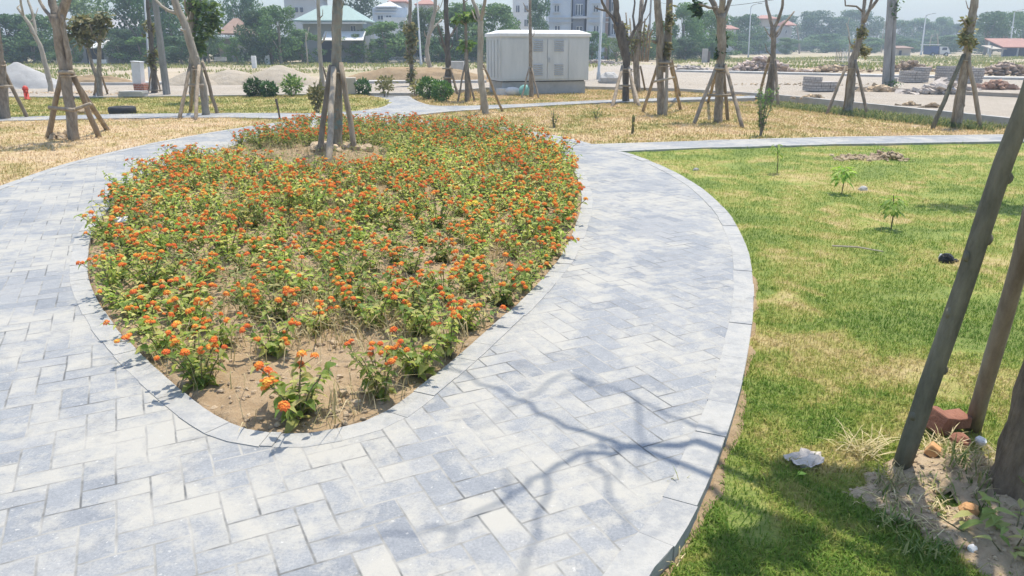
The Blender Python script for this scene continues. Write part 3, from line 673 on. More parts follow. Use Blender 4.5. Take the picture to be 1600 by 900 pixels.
# pale stones heaped at the foot of the bed tree
for k in range(16):
    a = random.uniform(3.3, 6.2); r_ = random.uniform(.2, .55); x = TREE6.x + math.cos(a) * r_ * 1.1 + .05; y = TREE6.y + math.sin(a) * r_ * .8; s = random.uniform(.08, .2)
    mb = MB(); mb.lump((x, y, float(bed_z(np.array([x]), np.array([y]))[0]) + s * .15), (s * 1.4, s, s * .7), 0, 8, 6, .16)
    tag(mb.build('stone', M_clod), 'tan lump of stone in the heap at the foot of the staked bed tree', 'stone', 'stones heaped round the bed tree')
# yellow flower among the orange ones
p = gp(738, 372, -.03); r = thing('yellow_flower', p, 'single bright yellow flower standing among the orange ones, right of the bed centre', 'flower'); mb = MB()
mb.tube([p, p + Vector((.01, 0, .32))], [.003, .002], 5); mb.build('stem', M_stem, r)
for dx in (-.03, .03):
    mb = MB(); add_umbel(mb, p + Vector((dx, 0, .33 + dx * .2)), Vector((dx, -.2, 1)), .03); mb.build('flower_head', M_yflower, r)
# white plastic tag on a stick, broken stems
p = gp(191, 372, -.03); r = thing('plant_marker', p, 'small blank white plate on a thin stick at the left edge of the bed', 'plant marker')
mb = MB(); mb.tube([p, p + Vector((0, 0, .16))], .004, 6); mb.build('stick', M_plastic, r)
mb = MB(); mb.box(p + Vector((.0, 0, .17)), (.135, .075, .012), R(12), tilt=(R(24), R(-4))); mb.build('plate', M_plastic, r)
p = gp(178, 332, -.03); Y = p.y; r = thing('leafy_sapling', p, 'dark forked sapling with pale leaves leaning over the left edge of the bed', 'sapling')
for a in ([(176, 332), (173, 318), (169, 305)], [(179, 332), (184, 318), (190, 303)], [(180, 333), (196, 340), (212, 347)]):
    mb = MB(); mb.tube([at(x, y, Y + random.uniform(-.03, .03)) for x, y in a], [.012, .011, .009], 6); mb.build('stem', M_barkd, r)
mb = MB()
for k in range(46):
    c = at(random.uniform(166, 196), random.uniform(286, 312), Y + random.uniform(-.12, .12)); d = Vector((random.uniform(-1, 1), random.uniform(-1, 1), random.uniform(-.8, .3)))
    Vv, T = leaf_geo(c, d, Vector((0, 0, 1)), .06, .035, .4); mb.add(Vv, T, 0, random.random())
mb.build('foliage', M_weed, r)

# ------------------------------------------------------------------ staked trees of the park
def wob(pts, sub=3, amp=.012):
    out = [pts[0]]
    for a, b in zip(pts, pts[1:]):
        for k in range(1, sub + 1):
            p = a.lerp(b, k / sub); out.append(p + (Vector((random.uniform(-1, 1), random.uniform(-1, 1), 0)) * amp if k < sub else Vector((0, 0, 0))))
    return out
def interp(v, n, sub):
    out = [v[0]]
    for a, b in zip(v, v[1:]): out += [a + (b - a) * k / sub for k in range(1, sub + 1)]
    return out
def limb(name, pts, wid, Y, bark, root, dY=0.0, sub=3, n=10, flare=0, jit=.10):
    """pts in photo measurements at distance Y, wid = widths there"""
    m = len(pts); W = [at(x, y, Y + dY * i / max(m - 1, 1)) for i, (x, y) in enumerate(pts)]
    k = Y / F / math.cos(PITCH) * .5 * .97
    r = interp([a * k for a in wid], m, sub); mb = MB(); q = wob(W, sub, r[0] * .12)
    if flare: r[0] *= 1 + flare; r[1] *= 1 + flare * .35
    mb.tube(q, r, n, 0, jit)
    if name == 'trunk' and r[0] > .03:
        for _ in range(random.randint(4, 7)):
            j = random.randrange(2, len(q) - 1); a = random.uniform(0, 6.28); rr = r[j]; c = q[j].lerp(q[j - 1], random.random()) + Vector((math.cos(a), math.sin(a), 0)) * rr * .85; s_ = rr * random.uniform(.5, .9); mb.lump(c, (s_, s_, s_ * 1.6), 0, 7, 5, .15)
    return mb.build(name, bark, root, True)
def leaves(name, mat, root, cs, n, size, Y=None):
    mb = MB()
    for k in range(n):
        c, rad = random.choice(cs); v = Vector((random.gauss(0, 1), random.gauss(0, 1), random.gauss(0, 1))).normalized() * random.random() ** .5
        p = c + Vector((v.x * rad[0], v.y * rad[1], v.z * rad[2])); d = Vector((random.uniform(-1, 1), random.uniform(-1, 1), random.uniform(-.9, .4)))
        L = size * random.uniform(.7, 1.3); s = d.cross(Vector((random.uniform(-1, 1), random.uniform(-1, 1), 1))).normalized() * L * .28; d = d.normalized() * L
        mb.add([p, p + d * .5 + s, p + d, p + d * .5 - s], [(0, 1, 2, 3)], 0, random.random())
    return mb.build(name, mat, root)
def park_tree(base, label, bark, trunk, widths, branches=(), crown=None, leafmat=None, name='young_tree', leafsize=.12, ext=True, zb=-.06, stained=False):
    b = gp(*base, zb); Y = b.y; r = thing(name, b, label, 'tree')
    t0 = [(base[0], base[1] + 1)] + list(trunk)
    limb('trunk', t0, [widths[0]] + list(widths), Y, bark, r, flare=.15)
    for pts, wd, dY in branches: limb('branch', pts, wd, Y, bark, r, dY)
    up_ = [p for p in t0 if p[1] < 95] or t0[-2:]
    for _ in range(random.randint(3, 5)):                       # thin shoots
        x, y = random.choice(up_); sx_ = random.choice((-1, 1)); l_ = random.uniform(8, 20); limb('shoot', [(x, y), (x + sx_ * l_ * .5, y - l_ * .5), (x + sx_ * l_ * random.uniform(.5, .9), y - l_ * 1.2)], [2.0, 1.5, .9], Y, bark, r, random.uniform(-.5, .5), 2, 5)
    if crown:
        cs = []
        for x, y, rx, ry in crown:
            k = Y / F; cs.append((at(x, y, Y + random.uniform(-.1, .1)), (rx * k, rx * k * .8, ry * k)))
        leaves('crown', leafmat or M_far[2], r, cs, int(110 * len(cs)), leafsize)
    return r, Y
def support(Y, label, stakes, bars=(), w_=6.5, zb=-.1, mats=None):
    """stakes: (base px, top px, depth offset of base)"""
    k = Y / F * .5; b0 = gp(*stakes[0][0], zb); r = thing('tree_support', Vector((b0.x, b0.y, zb)), label, 'tree support')
    for i, (a, c, dy) in enumerate(stakes):
        A = at(a[0], a[1], Y + dy); A.z = min(A.z, 0); g = gp(a[0], a[1], zb); A = Vector((g.x, g.y, zb - .03)); B = at(c[0], c[1], Y + (g.y - Y) * .12)
        mb = MB(); B2 = A + (B - A) * 1.04; mb.tube(wob([A, B2], 5, .012), interp([w_ * k * 1.08, w_ * k * .92], 2, 5), 8, 0, .05)
        mb.build('stake', (mats[i] if mats else M_stake), r, True)
    hd = [at(c[0], c[1], Y) for a, c, dy in stakes]; hc = sum(hd, Vector()) / len(hd); hr = max(max((q - hc).xy.length for q in hd), .05) + w_ * k * .6
    mb = MB(); mb.tube([hc + Vector((math.cos(i * .5236) * hr, math.sin(i * .5236) * hr * .9, random.uniform(-.012, .012) - .06)) for i in range(13)], .012, 5); mb.build('tie', M_stakep, r)
    for a, c, dy in bars:
        A, B = at(a[0], a[1], Y + dy), at(c[0], c[1], Y + dy); mb = MB(); mb.tube(wob([A, B], 3, .006), w_ * k * .68, 7, 0, .05); mb.build('crossbar', M_stakep, r, True)
    return r
# left group
_, Y = park_tree((8, 189), 'dark trunk cut by the left edge of the photo, standing in dry grass', M_bark, [(6, 150), (2, 110), (-4, 60), (-8, 0), (-10, -60)], [13, 11, 10, 9, 8])
support(Y, 'dark stakes with one crossbar round the leftmost trunk', [((46, 189), (-2, 96), 0), ((-30, 192), (2, 96), 0), ((12, 184), (6, 100), 0)], [((-18, 134), (20, 135), -.1)], 5.5)
_, Y = park_tree((117, 223), 'thick grey trunk forking above two crossbars, beside the left path', M_bark, [(112, 180), (105, 140), (101, 110), (95, 75), (92, 45), (90, 24)], [15, 15, 14, 16, 18, 19],
    [([(89, 28), (82, 8), (77, -20), (70, -90), (60, -170)], [14, 11, 10, 8, 5], .3), ([(93, 30), (101, 10), (108, -15), (120, -80), (135, -160)], [13, 12, 11, 8, 5], -.3), ([(108, 112), (108, 90), (103, 62), (97, 40), (97, 24)], [9, 8, 7, 6, 4], -.15), ([(86, 45), (78, 25), (70, 15), (62, 2), (56, -30)], [6, 5, 5, 4, 3], .2)],
    [(70, -120, 35, 30), (125, -130, 40, 30)], M_far[2])
support(Y, 'heavy brown stakes with two pale crossbars round the thick forked tree on the left', [((72, 222), (97, 112), 0), ((158, 220), (112, 112), 0), ((172, 208), (110, 116), 0)], [((76, 168), (117, 172), -.28), ((115, 172), (142, 162), -.22), ((92, 113), (114, 113), -.12)], 8.5)
_, Y = park_tree((80, 146), 'slender pale tree leaning left with bare forked twigs, behind the hydrant', M_barkp, [(78, 128), (73, 108), (64, 75), (56, 58), (45, 36), (35, 22), (27, 12)], [7, 7, 6, 6, 5, 4, 3],
    [([(56, 58), (54, 38), (50, 18), (44, 2), (40, -20)], [5, 4, 4, 3, 2], .4), ([(37, 25), (33, 8), (30, -15)], [3, 3, 2], -.3)], zb=0)
_, Y = park_tree((157, 157), 'two stemmed dark young tree with a drooping olive crown, left of the white pillar', M_bark, [(156, 140), (154, 120), (155, 90), (156, 66), (159, 40)], [8, 7, 6, 5, 4],
    [([(152, 122), (143, 98), (137, 74), (136, 58)], [6, 5, 4, 3], .3), ([(155, 68), (147, 55), (140, 38)], [4, 3, 2], -.3), ([(136, 66), (128, 55), (118, 45)], [3, 2.5, 2], .2)],
    [(112, 44, 16, 16), (135, 38, 18, 16), (152, 45, 16, 18), (128, 58, 18, 12), (160, 30, 12, 14)], M_dryleaf, leafsize=.22)
support(Y, 'thin dark stakes round the two stemmed olive tree', [((146, 156), (151, 115), 0), ((171, 154), (158, 116), 0), ((150, 150), (153, 118), 0)], (), 3)
_, Y = park_tree((242, 151), 'brown wrapped trunk beside the leaning concrete pole', M_barkd, [(241, 130), (240, 108), (238, 80), (235, 50), (231, 15), (228, -40)], [9, 9, 7, 6, 5, 4], (), [(236, 95, 6, 12), (240, 84, 8, 8), (232, 45, 8, 14)], M_dryleaf, leafsize=.16)
support(Y, 'thin stakes and crossbar round the brown wrapped trunk', [((230, 150), (237, 110), 0), ((252, 150), (243, 110), 0), ((246, 147), (241, 112), 0)], [((230, 141), (255, 141), -.15)], 2.6)
_, Y = park_tree((322, 183), 'pale smooth trunk leaning left across the view, with one thin side branch', M_barkp, [(320, 155), (315, 128), (308, 100), (298, 68), (288, 36), (275, 8), (262, -30), (240, -100)], [11, 11, 11, 11.5, 11, 11, 9, 6],
    [([(276, 21), (264, 17), (252, 9), (241, -3), (228, -30)], [5, 4, 4, 3, 2], .3), ([(296, 45), (286, 47), (282, 46)], [4, 3, 3], -.2)])
support(Y, 'dark stakes round the pale leaning trunk', [((278, 192), (297, 104), 0), ((304, 194), (311, 106), 0), ((341, 183), (317, 100), 0), ((297, 178), (303, 108), 0)], [((288, 133), (318, 133), -.15)], 5.5)
_, Y = park_tree((302, 163), 'rough brown trunk with hanging leaves just behind the pale leaning one', M_bark, [(302, 135), (301, 108), (301, 80), (299, 45), (298, 0), (300, -60)], [11, 10, 10, 9, 9, 7],
    [([(301, 60), (308, 30), (312, 0), (318, -50)], [5, 5, 4, 3], .5), ([(300, 40), (290, 15), (286, -20)], [4, 3, 2], -.4)],
    [(325, 10, 22, 22), (315, 42, 14, 22), (335, 35, 12, 18), (300, 8, 18, 14), (312, 70, 7, 18)], M_far[2], leafsize=.2)
# the tree in the flower bed
_, Y = park_tree((527, 243), 'straight tall trunk with a bluish stain rising from the flower bed', M_tealst, [(527, 200), (527, 150), (526, 105), (526, 60), (527, 20), (527, -60), (525, -200)], [16, 15.5, 14, 13.5, 14, 13, 11], [([(527, -70), (545, -150), (575, -240)], [9, 7, 5], .5), ([(526, -90), (505, -180), (480, -260)], [8, 6, 4], -.4)], [(570, -250, 40, 35), (480, -270, 40, 30)], zb=-.03)
support(Y, 'three thick stakes bound round the tree in the flower bed, one peeled and pale', [((497, 251), (516, 108), 0), ((512, 267), (521, 112), 0), ((557, 247), (533, 104), 0)], (), 8.6, -.03, [M_stake, M_stakep, M_stake])
_, Y = park_tree((507, 150), 'pale thin pole like tree left of the bed trunk, top out of view', M_barkp, [(504, 128), (501, 100), (499, 70), (498, 30), (496, -40)], [6.5, 6, 5.5, 5, 4.5])
support(Y, 'two short stakes at the pale thin tree left of the bed trunk', [((518, 150), (503, 100), 0), ((498, 152), (502, 102), 0)], (), 3.2)
# middle group
_, Y = park_tree((643, 137), 'vine clad thin trunk in front of the picket fence', M_bark, [(643, 110), (642, 85), (641, 50), (641, 10), (640, -50)], [6, 6, 5, 5, 4], (), [(641, 45, 8, 10), (642, 65, 7, 12), (641, 88, 6, 12), (643, 118, 5, 14)], M_dryleaf, leafsize=.2, zb=0)
_, Y = park_tree((677, 127), 'smooth pale trunk with an S bend in front of the picket fence', M_barkp, [(675, 112), (669, 95), (667, 80), (669, 60), (674, 40), (679, 20), (681, -20), (684, -70)], [7, 6.5, 6, 6, 6, 5, 5, 4], [([(669, 60), (676, 45), (690, 30)], [3, 2.5, 2], .3)], zb=0)
_, Y = park_tree((700, 149), 'dark straight trunk with two pale upturned limbs, right of the round bushes', M_barkd, [(700, 125), (700, 100), (699, 80), (698, 40), (697, 0), (696, -60)], [9, 8.5, 8, 7, 6.5, 6],
    [([(697, 82), (692, 66), (686, 46), (684, 38)], [4.5, 4, 3, 2], -.3), ([(701, 60), (707, 52), (714, 40), (718, 32)], [4, 3.5, 3, 2], .3)])
support(Y, 'pale crossbars and one stake tied to the dark straight trunk', [((717, 152), (703, 105), 0), ((690, 150), (698, 106), 0)], [((691, 107), (708, 107), -.15), ((692, 121), (708, 122), -.15)], 3.6)
_, Y = park_tree((730, 160), 'slender tree with a flat yellow green tuft, between dark and pale trunks', M_bark, [(730, 135), (729, 105), (728, 70), (728, 40), (725, 5), (722, -40)], [7, 6.5, 5, 4, 3.5, 3], (), [(728, 27, 17, 4), (740, 24, 9, 3), (718, 29, 8, 3), (727, 70, 9, 8)], M_far[2], leafsize=.2)
support(Y, 'two long stakes at the slender tree with the flat tuft', [((714, 163), (726, 104), 0), ((742, 163), (731, 108), 0), ((736, 156), (729, 110), 0)], (), 3)
_, Y = park_tree((761, 183), 'pale forked trunk just left of the grey cabinet', M_barkp, [(756, 155), (752, 128), (750, 100), (751, 65), (751, 38), (750, 30)], [10, 9.5, 9, 8.5, 8, 8], [([(750, 33), (745, 15), (739, 2), (732, -30), (722, -80)], [6, 5.5, 5, 4, 3], .3), ([(751, 33), (754, 18), (758, 0), (766, -50)], [5.5, 5, 4.5, 3], -.3)], zb=-.1)
support(Y, 'two dark stakes at the pale forked trunk left of the cabinet', [((752, 177), (751, 105), 0), ((788, 178), (756, 104), 0)], (), 3.8)
_, Y = park_tree((830, 153), 'straight thin trunk standing in front of the grey cabinet', M_bark, [(830, 130), (829, 100), (829, 60), (828, 20), (828, -40)], [6.5, 5.5, 5, 4.2, 4])
support(Y, 'three thin stakes round the thin trunk in front of the cabinet', [((814, 157), (827, 106), 0), ((843, 157), (831, 108), 0), ((826, 149), (829, 110), 0)], (), 2.6)
# right group
_, Y = park_tree((978, 163), 'dark knobbly trunk with bare forks, first right of the cabinet', M_barkd, [(978, 140), (978, 115), (979, 92), (974, 70), (969, 48), (966, 34)], [10, 10, 12, 15, 16, 14],
    [([(968, 42), (963, 20), (962, 0), (960, -50)], [11, 9, 8, 6], -.2), ([(967, 45), (957, 27), (948, 17), (941, 4), (936, -15)], [6, 4.5, 4, 3.5, 3], -.4), ([(948, 17), (938, 15), (930, 12)], [3, 2.5, 2], -.2), ([(980, 70), (990, 50), (999, 36), (1006, 16), (1011, -5)], [7, 5, 4, 4, 3], .4), ([(992, 48), (989, 25), (992, 5), (990, -20)], [3.5, 3, 2.5, 2], .4), ([(1001, 33), (1000, 15), (1004, -10)], [3, 2.5, 2], .6)], [(975, 62, 9, 12), (972, 45, 8, 8)], M_dryleaf, leafsize=.13, zb=-.1)
support(Y, 'stakes with two pale crossbars round the dark knobbly trunk', [((955, 171), (972, 106), 0), ((1000, 169), (983, 108), 0), ((994, 166), (984, 112), 0)], [((966, 134), (993, 134), -.18), ((970, 108), (988, 109), -.12)], 5)
_, Y = park_tree((996, 142), 'reddish brown trunk in a thicket of pale bare canes, behind the knobbly tree', M_bark, [(995, 120), (994, 95), (996, 70), (1000, 40), (1003, 0)], [9, 9, 8, 7, 6],
    [([(994 + i * 4 - 10, 96), (993 + i * 5 - 12, 60 - i % 3 * 6), (992 + i * 6 - 14, 20 + i % 4 * 9)], [3, 2.5, 2], .9 - .25 * i) for i in range(8)], [(1005, 60, 14, 20), (990, 70, 10, 16)], M_dryleaf, leafsize=.14, zb=0)
support(Y, 'thin stakes round the reddish brown trunk in the canes', [((1009, 145), (1001, 105), 0), ((990, 143), (996, 103), 0)], (), 3)
_, Y = park_tree((1034, 183), 'twin stemmed grey trunk with a tuft of grass at its foot', M_bark, [(1033, 160), (1032, 130), (1031, 105), (1032, 70), (1031, 40), (1027, 0), (1022, -60)], [12, 11, 11, 11, 11, 10, 8],
    [([(1036, 112), (1043, 85), (1044, 50), (1046, 10), (1048, -50)], [10, 11, 11, 10, 7], .3), ([(1024, 66), (1020, 64)], [5, 4], -.2)], [(1046, 30, 7, 22), (1042, 78, 6, 14)], M_dryleaf, leafsize=.11, zb=-.1)
support(Y, 'stakes and pale crossbars round the twin stemmed grey trunk', [((1003, 178), (1027, 103), 0), ((1040, 186), (1042, 98), 0), ((1064, 173), (1048, 100), 0), ((1063, 150), (1050, 98), 0)], [((1020, 128), (1054, 121), -.2), ((1030, 98), (1049, 98), -.15)], 5, -.1, [M_stake, M_stakep, M_stake, M_stake])
_, Y = park_tree((1122, 195), 'thick mossy trunk spreading into three limbs, centre of the dry lawn', M_bark, [(1123, 165), (1124, 135), (1126, 105), (1128, 75), (1127, 45), (1126, 22)], [13, 12, 12, 12.5, 12, 14],
    [([(1124, 28), (1116, 8), (1106, -12), (1090, -70)], [9, 8, 7, 5], .3), ([(1127, 25), (1129, 0), (1132, -60)], [10, 9, 6], -.2), ([(1129, 28), (1138, 8), (1146, -10), (1165, -70)], [8, 6, 5, 4], .2), ([(1118, 13), (1108, 12), (1098, 8), (1092, 6)], [4, 3.5, 3, 2], -.4)],
    [(1089, 8, 9, 7), (1092, 20, 5, 4), (1129, 60, 8, 16), (1124, 85, 7, 10), (1100, -75, 35, 25), (1160, -75, 30, 22)], M_far[0], leafsize=.12, zb=-.12)
support(Y, 'four thick stakes and two crossbars round the mossy trunk on the dry lawn', [((1081, 200), (1119, 105), 0), ((1162, 204), (1134, 105), 0), ((1138, 192), (1131, 112), 0), ((1106, 160), (1121, 110), 0)], [((1099, 149), (1148, 149), -.22), ((1117, 107), (1137, 108), -.15)], 5.6, -.12)
_, Y = park_tree((1203, 165), 'Y shaped bare tree by the road kerb', M_bark, [(1205, 140), (1207, 115), (1208, 90), (1209, 62), (1208, 42)], [10, 9, 8, 7.5, 8],
    [([(1207, 44), (1203, 28), (1199, 12), (1196, -4), (1192, -40)], [5, 4.5, 4, 4, 3], .3), ([(1210, 44), (1217, 28), (1222, 12), (1224, -5), (1228, -50)], [5, 4.5, 4, 3.5, 3], -.3), ([(1211, 55), (1222, 40), (1233, 28), (1241, 18)], [4.5, 3.5, 3, 2], .4)], zb=-.14)
support(Y, 'two stakes at the Y shaped bare tree', [((1184, 155), (1202, 92), 0), ((1216, 168), (1211, 96), 0), ((1194, 166), (1205, 100), 0)], (), 4.5, -.14)
_, Y = park_tree((1325, 179), 'crooked trunk leaning right with several forked bare limbs, by the kerb wall', M_bark, [(1328, 155), (1331, 125), (1331, 100), (1338, 78), (1346, 55), (1349, 38)], [11, 11, 11, 9.5, 8.5, 7.5],
    [([(1348, 42), (1349, 20), (1351, 2), (1354, -40)], [5.5, 5, 5, 4], .3), ([(1350, 34), (1357, 18), (1366, 6), (1377, -8), (1395, -50)], [6, 5, 4.5, 3.5, 3], -.3), ([(1358, 16), (1362, 0), (1364, -30)], [4, 3.5, 3], -.1), ([(1348, 18), (1338, 10), (1328, 9), (1321, 9), (1320, -5)], [3, 2.5, 2.5, 2, 2], .3)], [(1340, 72, 9, 13), (1347, 50, 8, 10), (1352, 80, 8, 8)], M_dryleaf, leafsize=.12, zb=-.16)
support(Y, 'two stakes at the crooked trunk by the kerb wall', [((1290, 181), (1321, 106), 0), ((1356, 183), (1337, 98), 0), ((1318, 176), (1328, 104), 0)], (), 4.6, -.16)
_, Y = park_tree((1496, 200), 'reddish trunk leaning right with leafy bark, rightmost staked tree of the dry lawn', M_bark, [(1499, 170), (1504, 135), (1509, 105), (1513, 75), (1516, 45), (1520, 20), (1525, -10), (1532, -60)], [11, 11, 11, 11, 12, 10.5, 9.5, 8], [([(1512, 40), (1507, 34), (1503, 30)], [3, 2.5, 2], -.2)], [(1512, 48, 11, 10), (1516, 68, 10, 12), (1508, 60, 8, 10), (1514, 32, 8, 6)], M_dryleaf, leafsize=.11, zb=-.16)
support(Y, 'three stakes at the rightmost tree of the dry lawn, one pale and split', [((1456, 203), (1504, 90), 0), ((1487, 199), (1507, 90), 0), ((1534, 203), (1513, 92), 0)], (), 6.5, -.16, [M_staked, M_stakep, M_stake])
# the near tree at the right edge: trunk, limbs over the path, leaf masses that shade the lawn
B = TR21.copy(); B.z = -.1
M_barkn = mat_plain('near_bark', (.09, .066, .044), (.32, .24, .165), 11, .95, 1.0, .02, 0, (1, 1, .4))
near = thing('young_tree', B, 'thick dark brown trunk cut by the right edge of the photo, in the shaded foreground', 'tree')
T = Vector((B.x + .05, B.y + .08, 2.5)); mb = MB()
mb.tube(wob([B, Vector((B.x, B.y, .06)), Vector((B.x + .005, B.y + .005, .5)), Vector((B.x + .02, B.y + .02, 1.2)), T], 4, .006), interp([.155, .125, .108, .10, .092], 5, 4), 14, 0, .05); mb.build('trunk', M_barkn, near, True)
def sub_high(px, py, h): return sub_shadow(px, py, h * 1.15)
def nlimb(pts, r0, r1):
    mb = MB(); q = wob([T] + pts, 4, .025); n = len(q); mb.tube(q, [(r0 + (r1 - r0) * (i / (n - 1)) ** .6) * .52 for i in range(n)], 9, 0, .06); mb.build('branch', M_bark, near, True)
    for k in range(4):
        c = q[random.randrange(n // 3, n)]; d = Vector((random.uniform(-1, .3), random.uniform(-.7, .7), random.uniform(.1, .8))).normalized() * random.uniform(.35, .8); mb = MB(); mb.tube(wob([c, c + d * .5, c + d + Vector((0, 0, .1))], 3, .03), [.011, .010, .009, .008, .007, .006, .004], 6); mb.build('branch', M_bark, near, True)
nlimb([sub_high(1090, 690, 2.7), sub_high(980, 700, 3.0), sub_high(885, 668, 3.3), sub_high(800, 622, 3.6), sub_high(705, 578, 4.0)], .07, .018)
nlimb([sub_high(1000, 700, 3.0), sub_high(900, 712, 3.2), sub_high(830, 748, 3.5), sub_high(770, 790, 3.8), sub_high(700, 850, 4.1)], .055, .014)
nlimb([sub_high(1180, 694, 2.9), sub_high(1110, 672, 3.2), sub_high(1030, 640, 3.6), sub_high(940, 600, 4.0), sub_high(880, 585, 4.3)], .045, .010)
nlimb([Vector((B.x + .3, B.y - .3, 3.9)), Vector((B.x + .6, B.y - .6, 4.8)), Vector((B.x + .8, B.y - .7, 5.6))], .06, .015)
nlimb([sub_high(1340, 780, 2.8), sub_high(1240, 830, 3.2), sub_high(1150, 880, 3.6)], .045, .012)
cs = [(sub_shadow(x, y, h, -.06), (r_, r_, .22)) for x, y, h, r_ in ((1240, 742, 3.1, .10), (1310, 752, 3.0, .11), (1375, 762, 2.9, .10), (1270, 775, 3.0, .09), (1330, 800, 3.0, .10), (1220, 845, 3.2, .12), (1420, 830, 2.8, .13), (1445, 872, 2.8, .13), (1150, 870, 3.3, .08), (1300, 775, 3., .08), (1530, 775, 2.8, .16), (1570, 860, 2.8, .10))]
leaves('crown', M_far[1], near, cs, 2000, .085)
# a staked tree just outside the frame on the right, whose crown shades the lawn
P_ = sub_shadow(1545, 328, 4.6, -.06); fb_ = Vector((6.9, 8.9, -.1)); off_t = thing('young_tree', fb_, 'grey trunk just beyond the right edge, casting the crown shadow on the middle lawn', 'tree')
mb = MB(); mb.tube(wob([fb_, fb_ + Vector((0, 0, 1.5)), fb_ + Vector((-.1, 0, 3.2))], 4, .01), interp([.10, .085, .07], 3, 4), 10, 0, .08); mb.build('trunk', M_bark, off_t, True)
mb = MB(); mb.tube(wob([fb_ + Vector((-.1, 0, 3.1)), fb_.lerp(P_, .5) + Vector((0, 0, 1.5)), P_], 3, .03), [.06, .055, .05, .045, .04, .03, .02], 8); mb.build('branch', M_bark, off_t, True)
leaves('crown', M_far[1], off_t, [(P_ + Vector((dx, dy, random.uniform(-.2, .3))), (.32, .22, .2)) for dx, dy in ((-.35, .08), (0, 0), (.35, -.03), (.7, .05), (.25, .22), (.5, -.2))], 520, .13)
# its stakes
sup = thing('tree_support', gp(1402, 750, -.09), 'two bare pole stakes leaning on the near right trunk, one greenish black and one brown', 'tree support')
A = gp(1401, 752, -.12); Bt = at(1612, 130, 2.62); mb = MB(); mb.tube(wob([A, A + (Bt - A) * 1.25], 9, .004), interp([.037, .030], 2, 9), 12, 0, .09)
for t, s in ((.33, 1), (.66, 1), (.62, -1), (.2, -1), (.48, -.8), (.8, .9)):
    c = A + (Bt - A) * t + Vector((.030 * s, -.01, 0)); mb.lump(c, (.03, .03, .045), 0, 6, 5, .1)
o = mb.build('stake', M_staked, sup, True); o['label'] = 'greenish black stake with two knots'
A = gp(1516, 682, -.10); Bt = at(1628, 280, 2.78); mb = MB(); mb.tube(wob([A, A + (Bt - A) * 1.6], 9, .004), interp([.036, .028], 2, 9), 12, 0, .09)
o = mb.build('stake', M_stake, sup, True); o['label'] = 'brown stake'

# ------------------------------------------------------------------ electrical cabinet
fl_, fr_ = gp(783, 149.5, -.06), gp(916, 147, -.06)
ux = (fr_ - fl_); CW = ux.length; ux.normalize(); uy = Vector((-ux.y, ux.x, 0)); CA = math.atan2(ux.y, ux.x)
cab = thing('electrical_cabinet', fl_ + ux * CW / 2, 'large grey metal cabinet on a concrete plinth beside the road', 'cabinet')
def cbox(x0, x1, y0, y1, z0, z1):
    c = fl_ + ux * ((x0 + x1) / 2) + uy * ((y0 + y1) / 2); return (c.x, c.y, (z0 + z1) / 2), (x1 - x0, y1 - y0, z1 - z0)
def cpart(name, mat, boxes, parent=None, bev=0):
    mb = MB()
    for b in boxes: c, s = cbox(*b); mb.box(c, s, CA)
    return mb.build(name, mat, parent or cab)
zt, zs, ze = at(850, 52, fl_.y).z, at(850, 127, fl_.y).z, at(850, 57, fl_.y).z
CD = 1.9
cpart('plinth', M_conc, [(.04, CW - .02, .08, CD - .1, -.3, zs - .04)])
cpart('plinth_gap', M_dark, [(.08, CW - .06, .12, CD - .12, zs - .04, zs)])
body = cpart('body', M_cab, [(-.04, CW + .06, 0, CD, zs, ze)])
mb = MB(); V = []
o1, o2 = .05, .30; zr = zt + .12
for (x0, x1, y0, y1, z) in ((-.04 - o1, CW + .06 + o1, -o1, CD + o1, ze), (-.04 - o1, CW + .06 + o1, -o1, CD + o1, zt), (-.04 + o2, CW + .06 - o2, o2, CD - o2, zr)):
    for a, b in ((x0, y0), (x1, y0), (x1, y1), (x0, y1)): p = fl_ + ux * a + uy * b; V.append((p.x, p.y, z))
mb.add(V, [(3, 2, 1, 0), (8, 9, 10, 11)] + [(i + j, (i + 1) % 4 + j, (i + 1) % 4 + 4 + j, i + 4 + j) for j in (0, 4) for i in range(4)], 0, .8); mb.build('roof', M_white, cab)
sx = CW / 133.
seams = [(828 - 783) * sx, (853 - 783) * sx, (886 - 783) * sx]
cuts = [0] + seams + [CW + .04]
for i, (a, b) in enumerate(zip(cuts, cuts[1:])):
    if i in (1, 2):
        d = cpart('door', M_cab, [(a + .012, b - .012, -.03, -.002, zs + .06, ze - .10)])
        xc = ((838 if i == 1 else 870) - 783) * sx + .02
        for pz in (72, 110):
            zc = at(850, pz, fl_.y).z; hw = .17
            mb = MB()
            for k in range(6):
                c, s = cbox(xc - hw, xc + hw, -.055, -.032, zc - .18 + k * .068, zc - .18 + k * .068 + .034); mb.box(c, s, CA, tilt=(R(-25), 0))
            mb.build('louvre', M_cabd, d)
        if i == 2: cpart('handle', M_cabd, [(a + .05, a + .09, -.07, -.031, 1.05, 1.22)], d)
    else: cpart('side_panel', M_cab, [(a + .012, b - .012, -.018, -.002, zs + .05, ze - .08)])
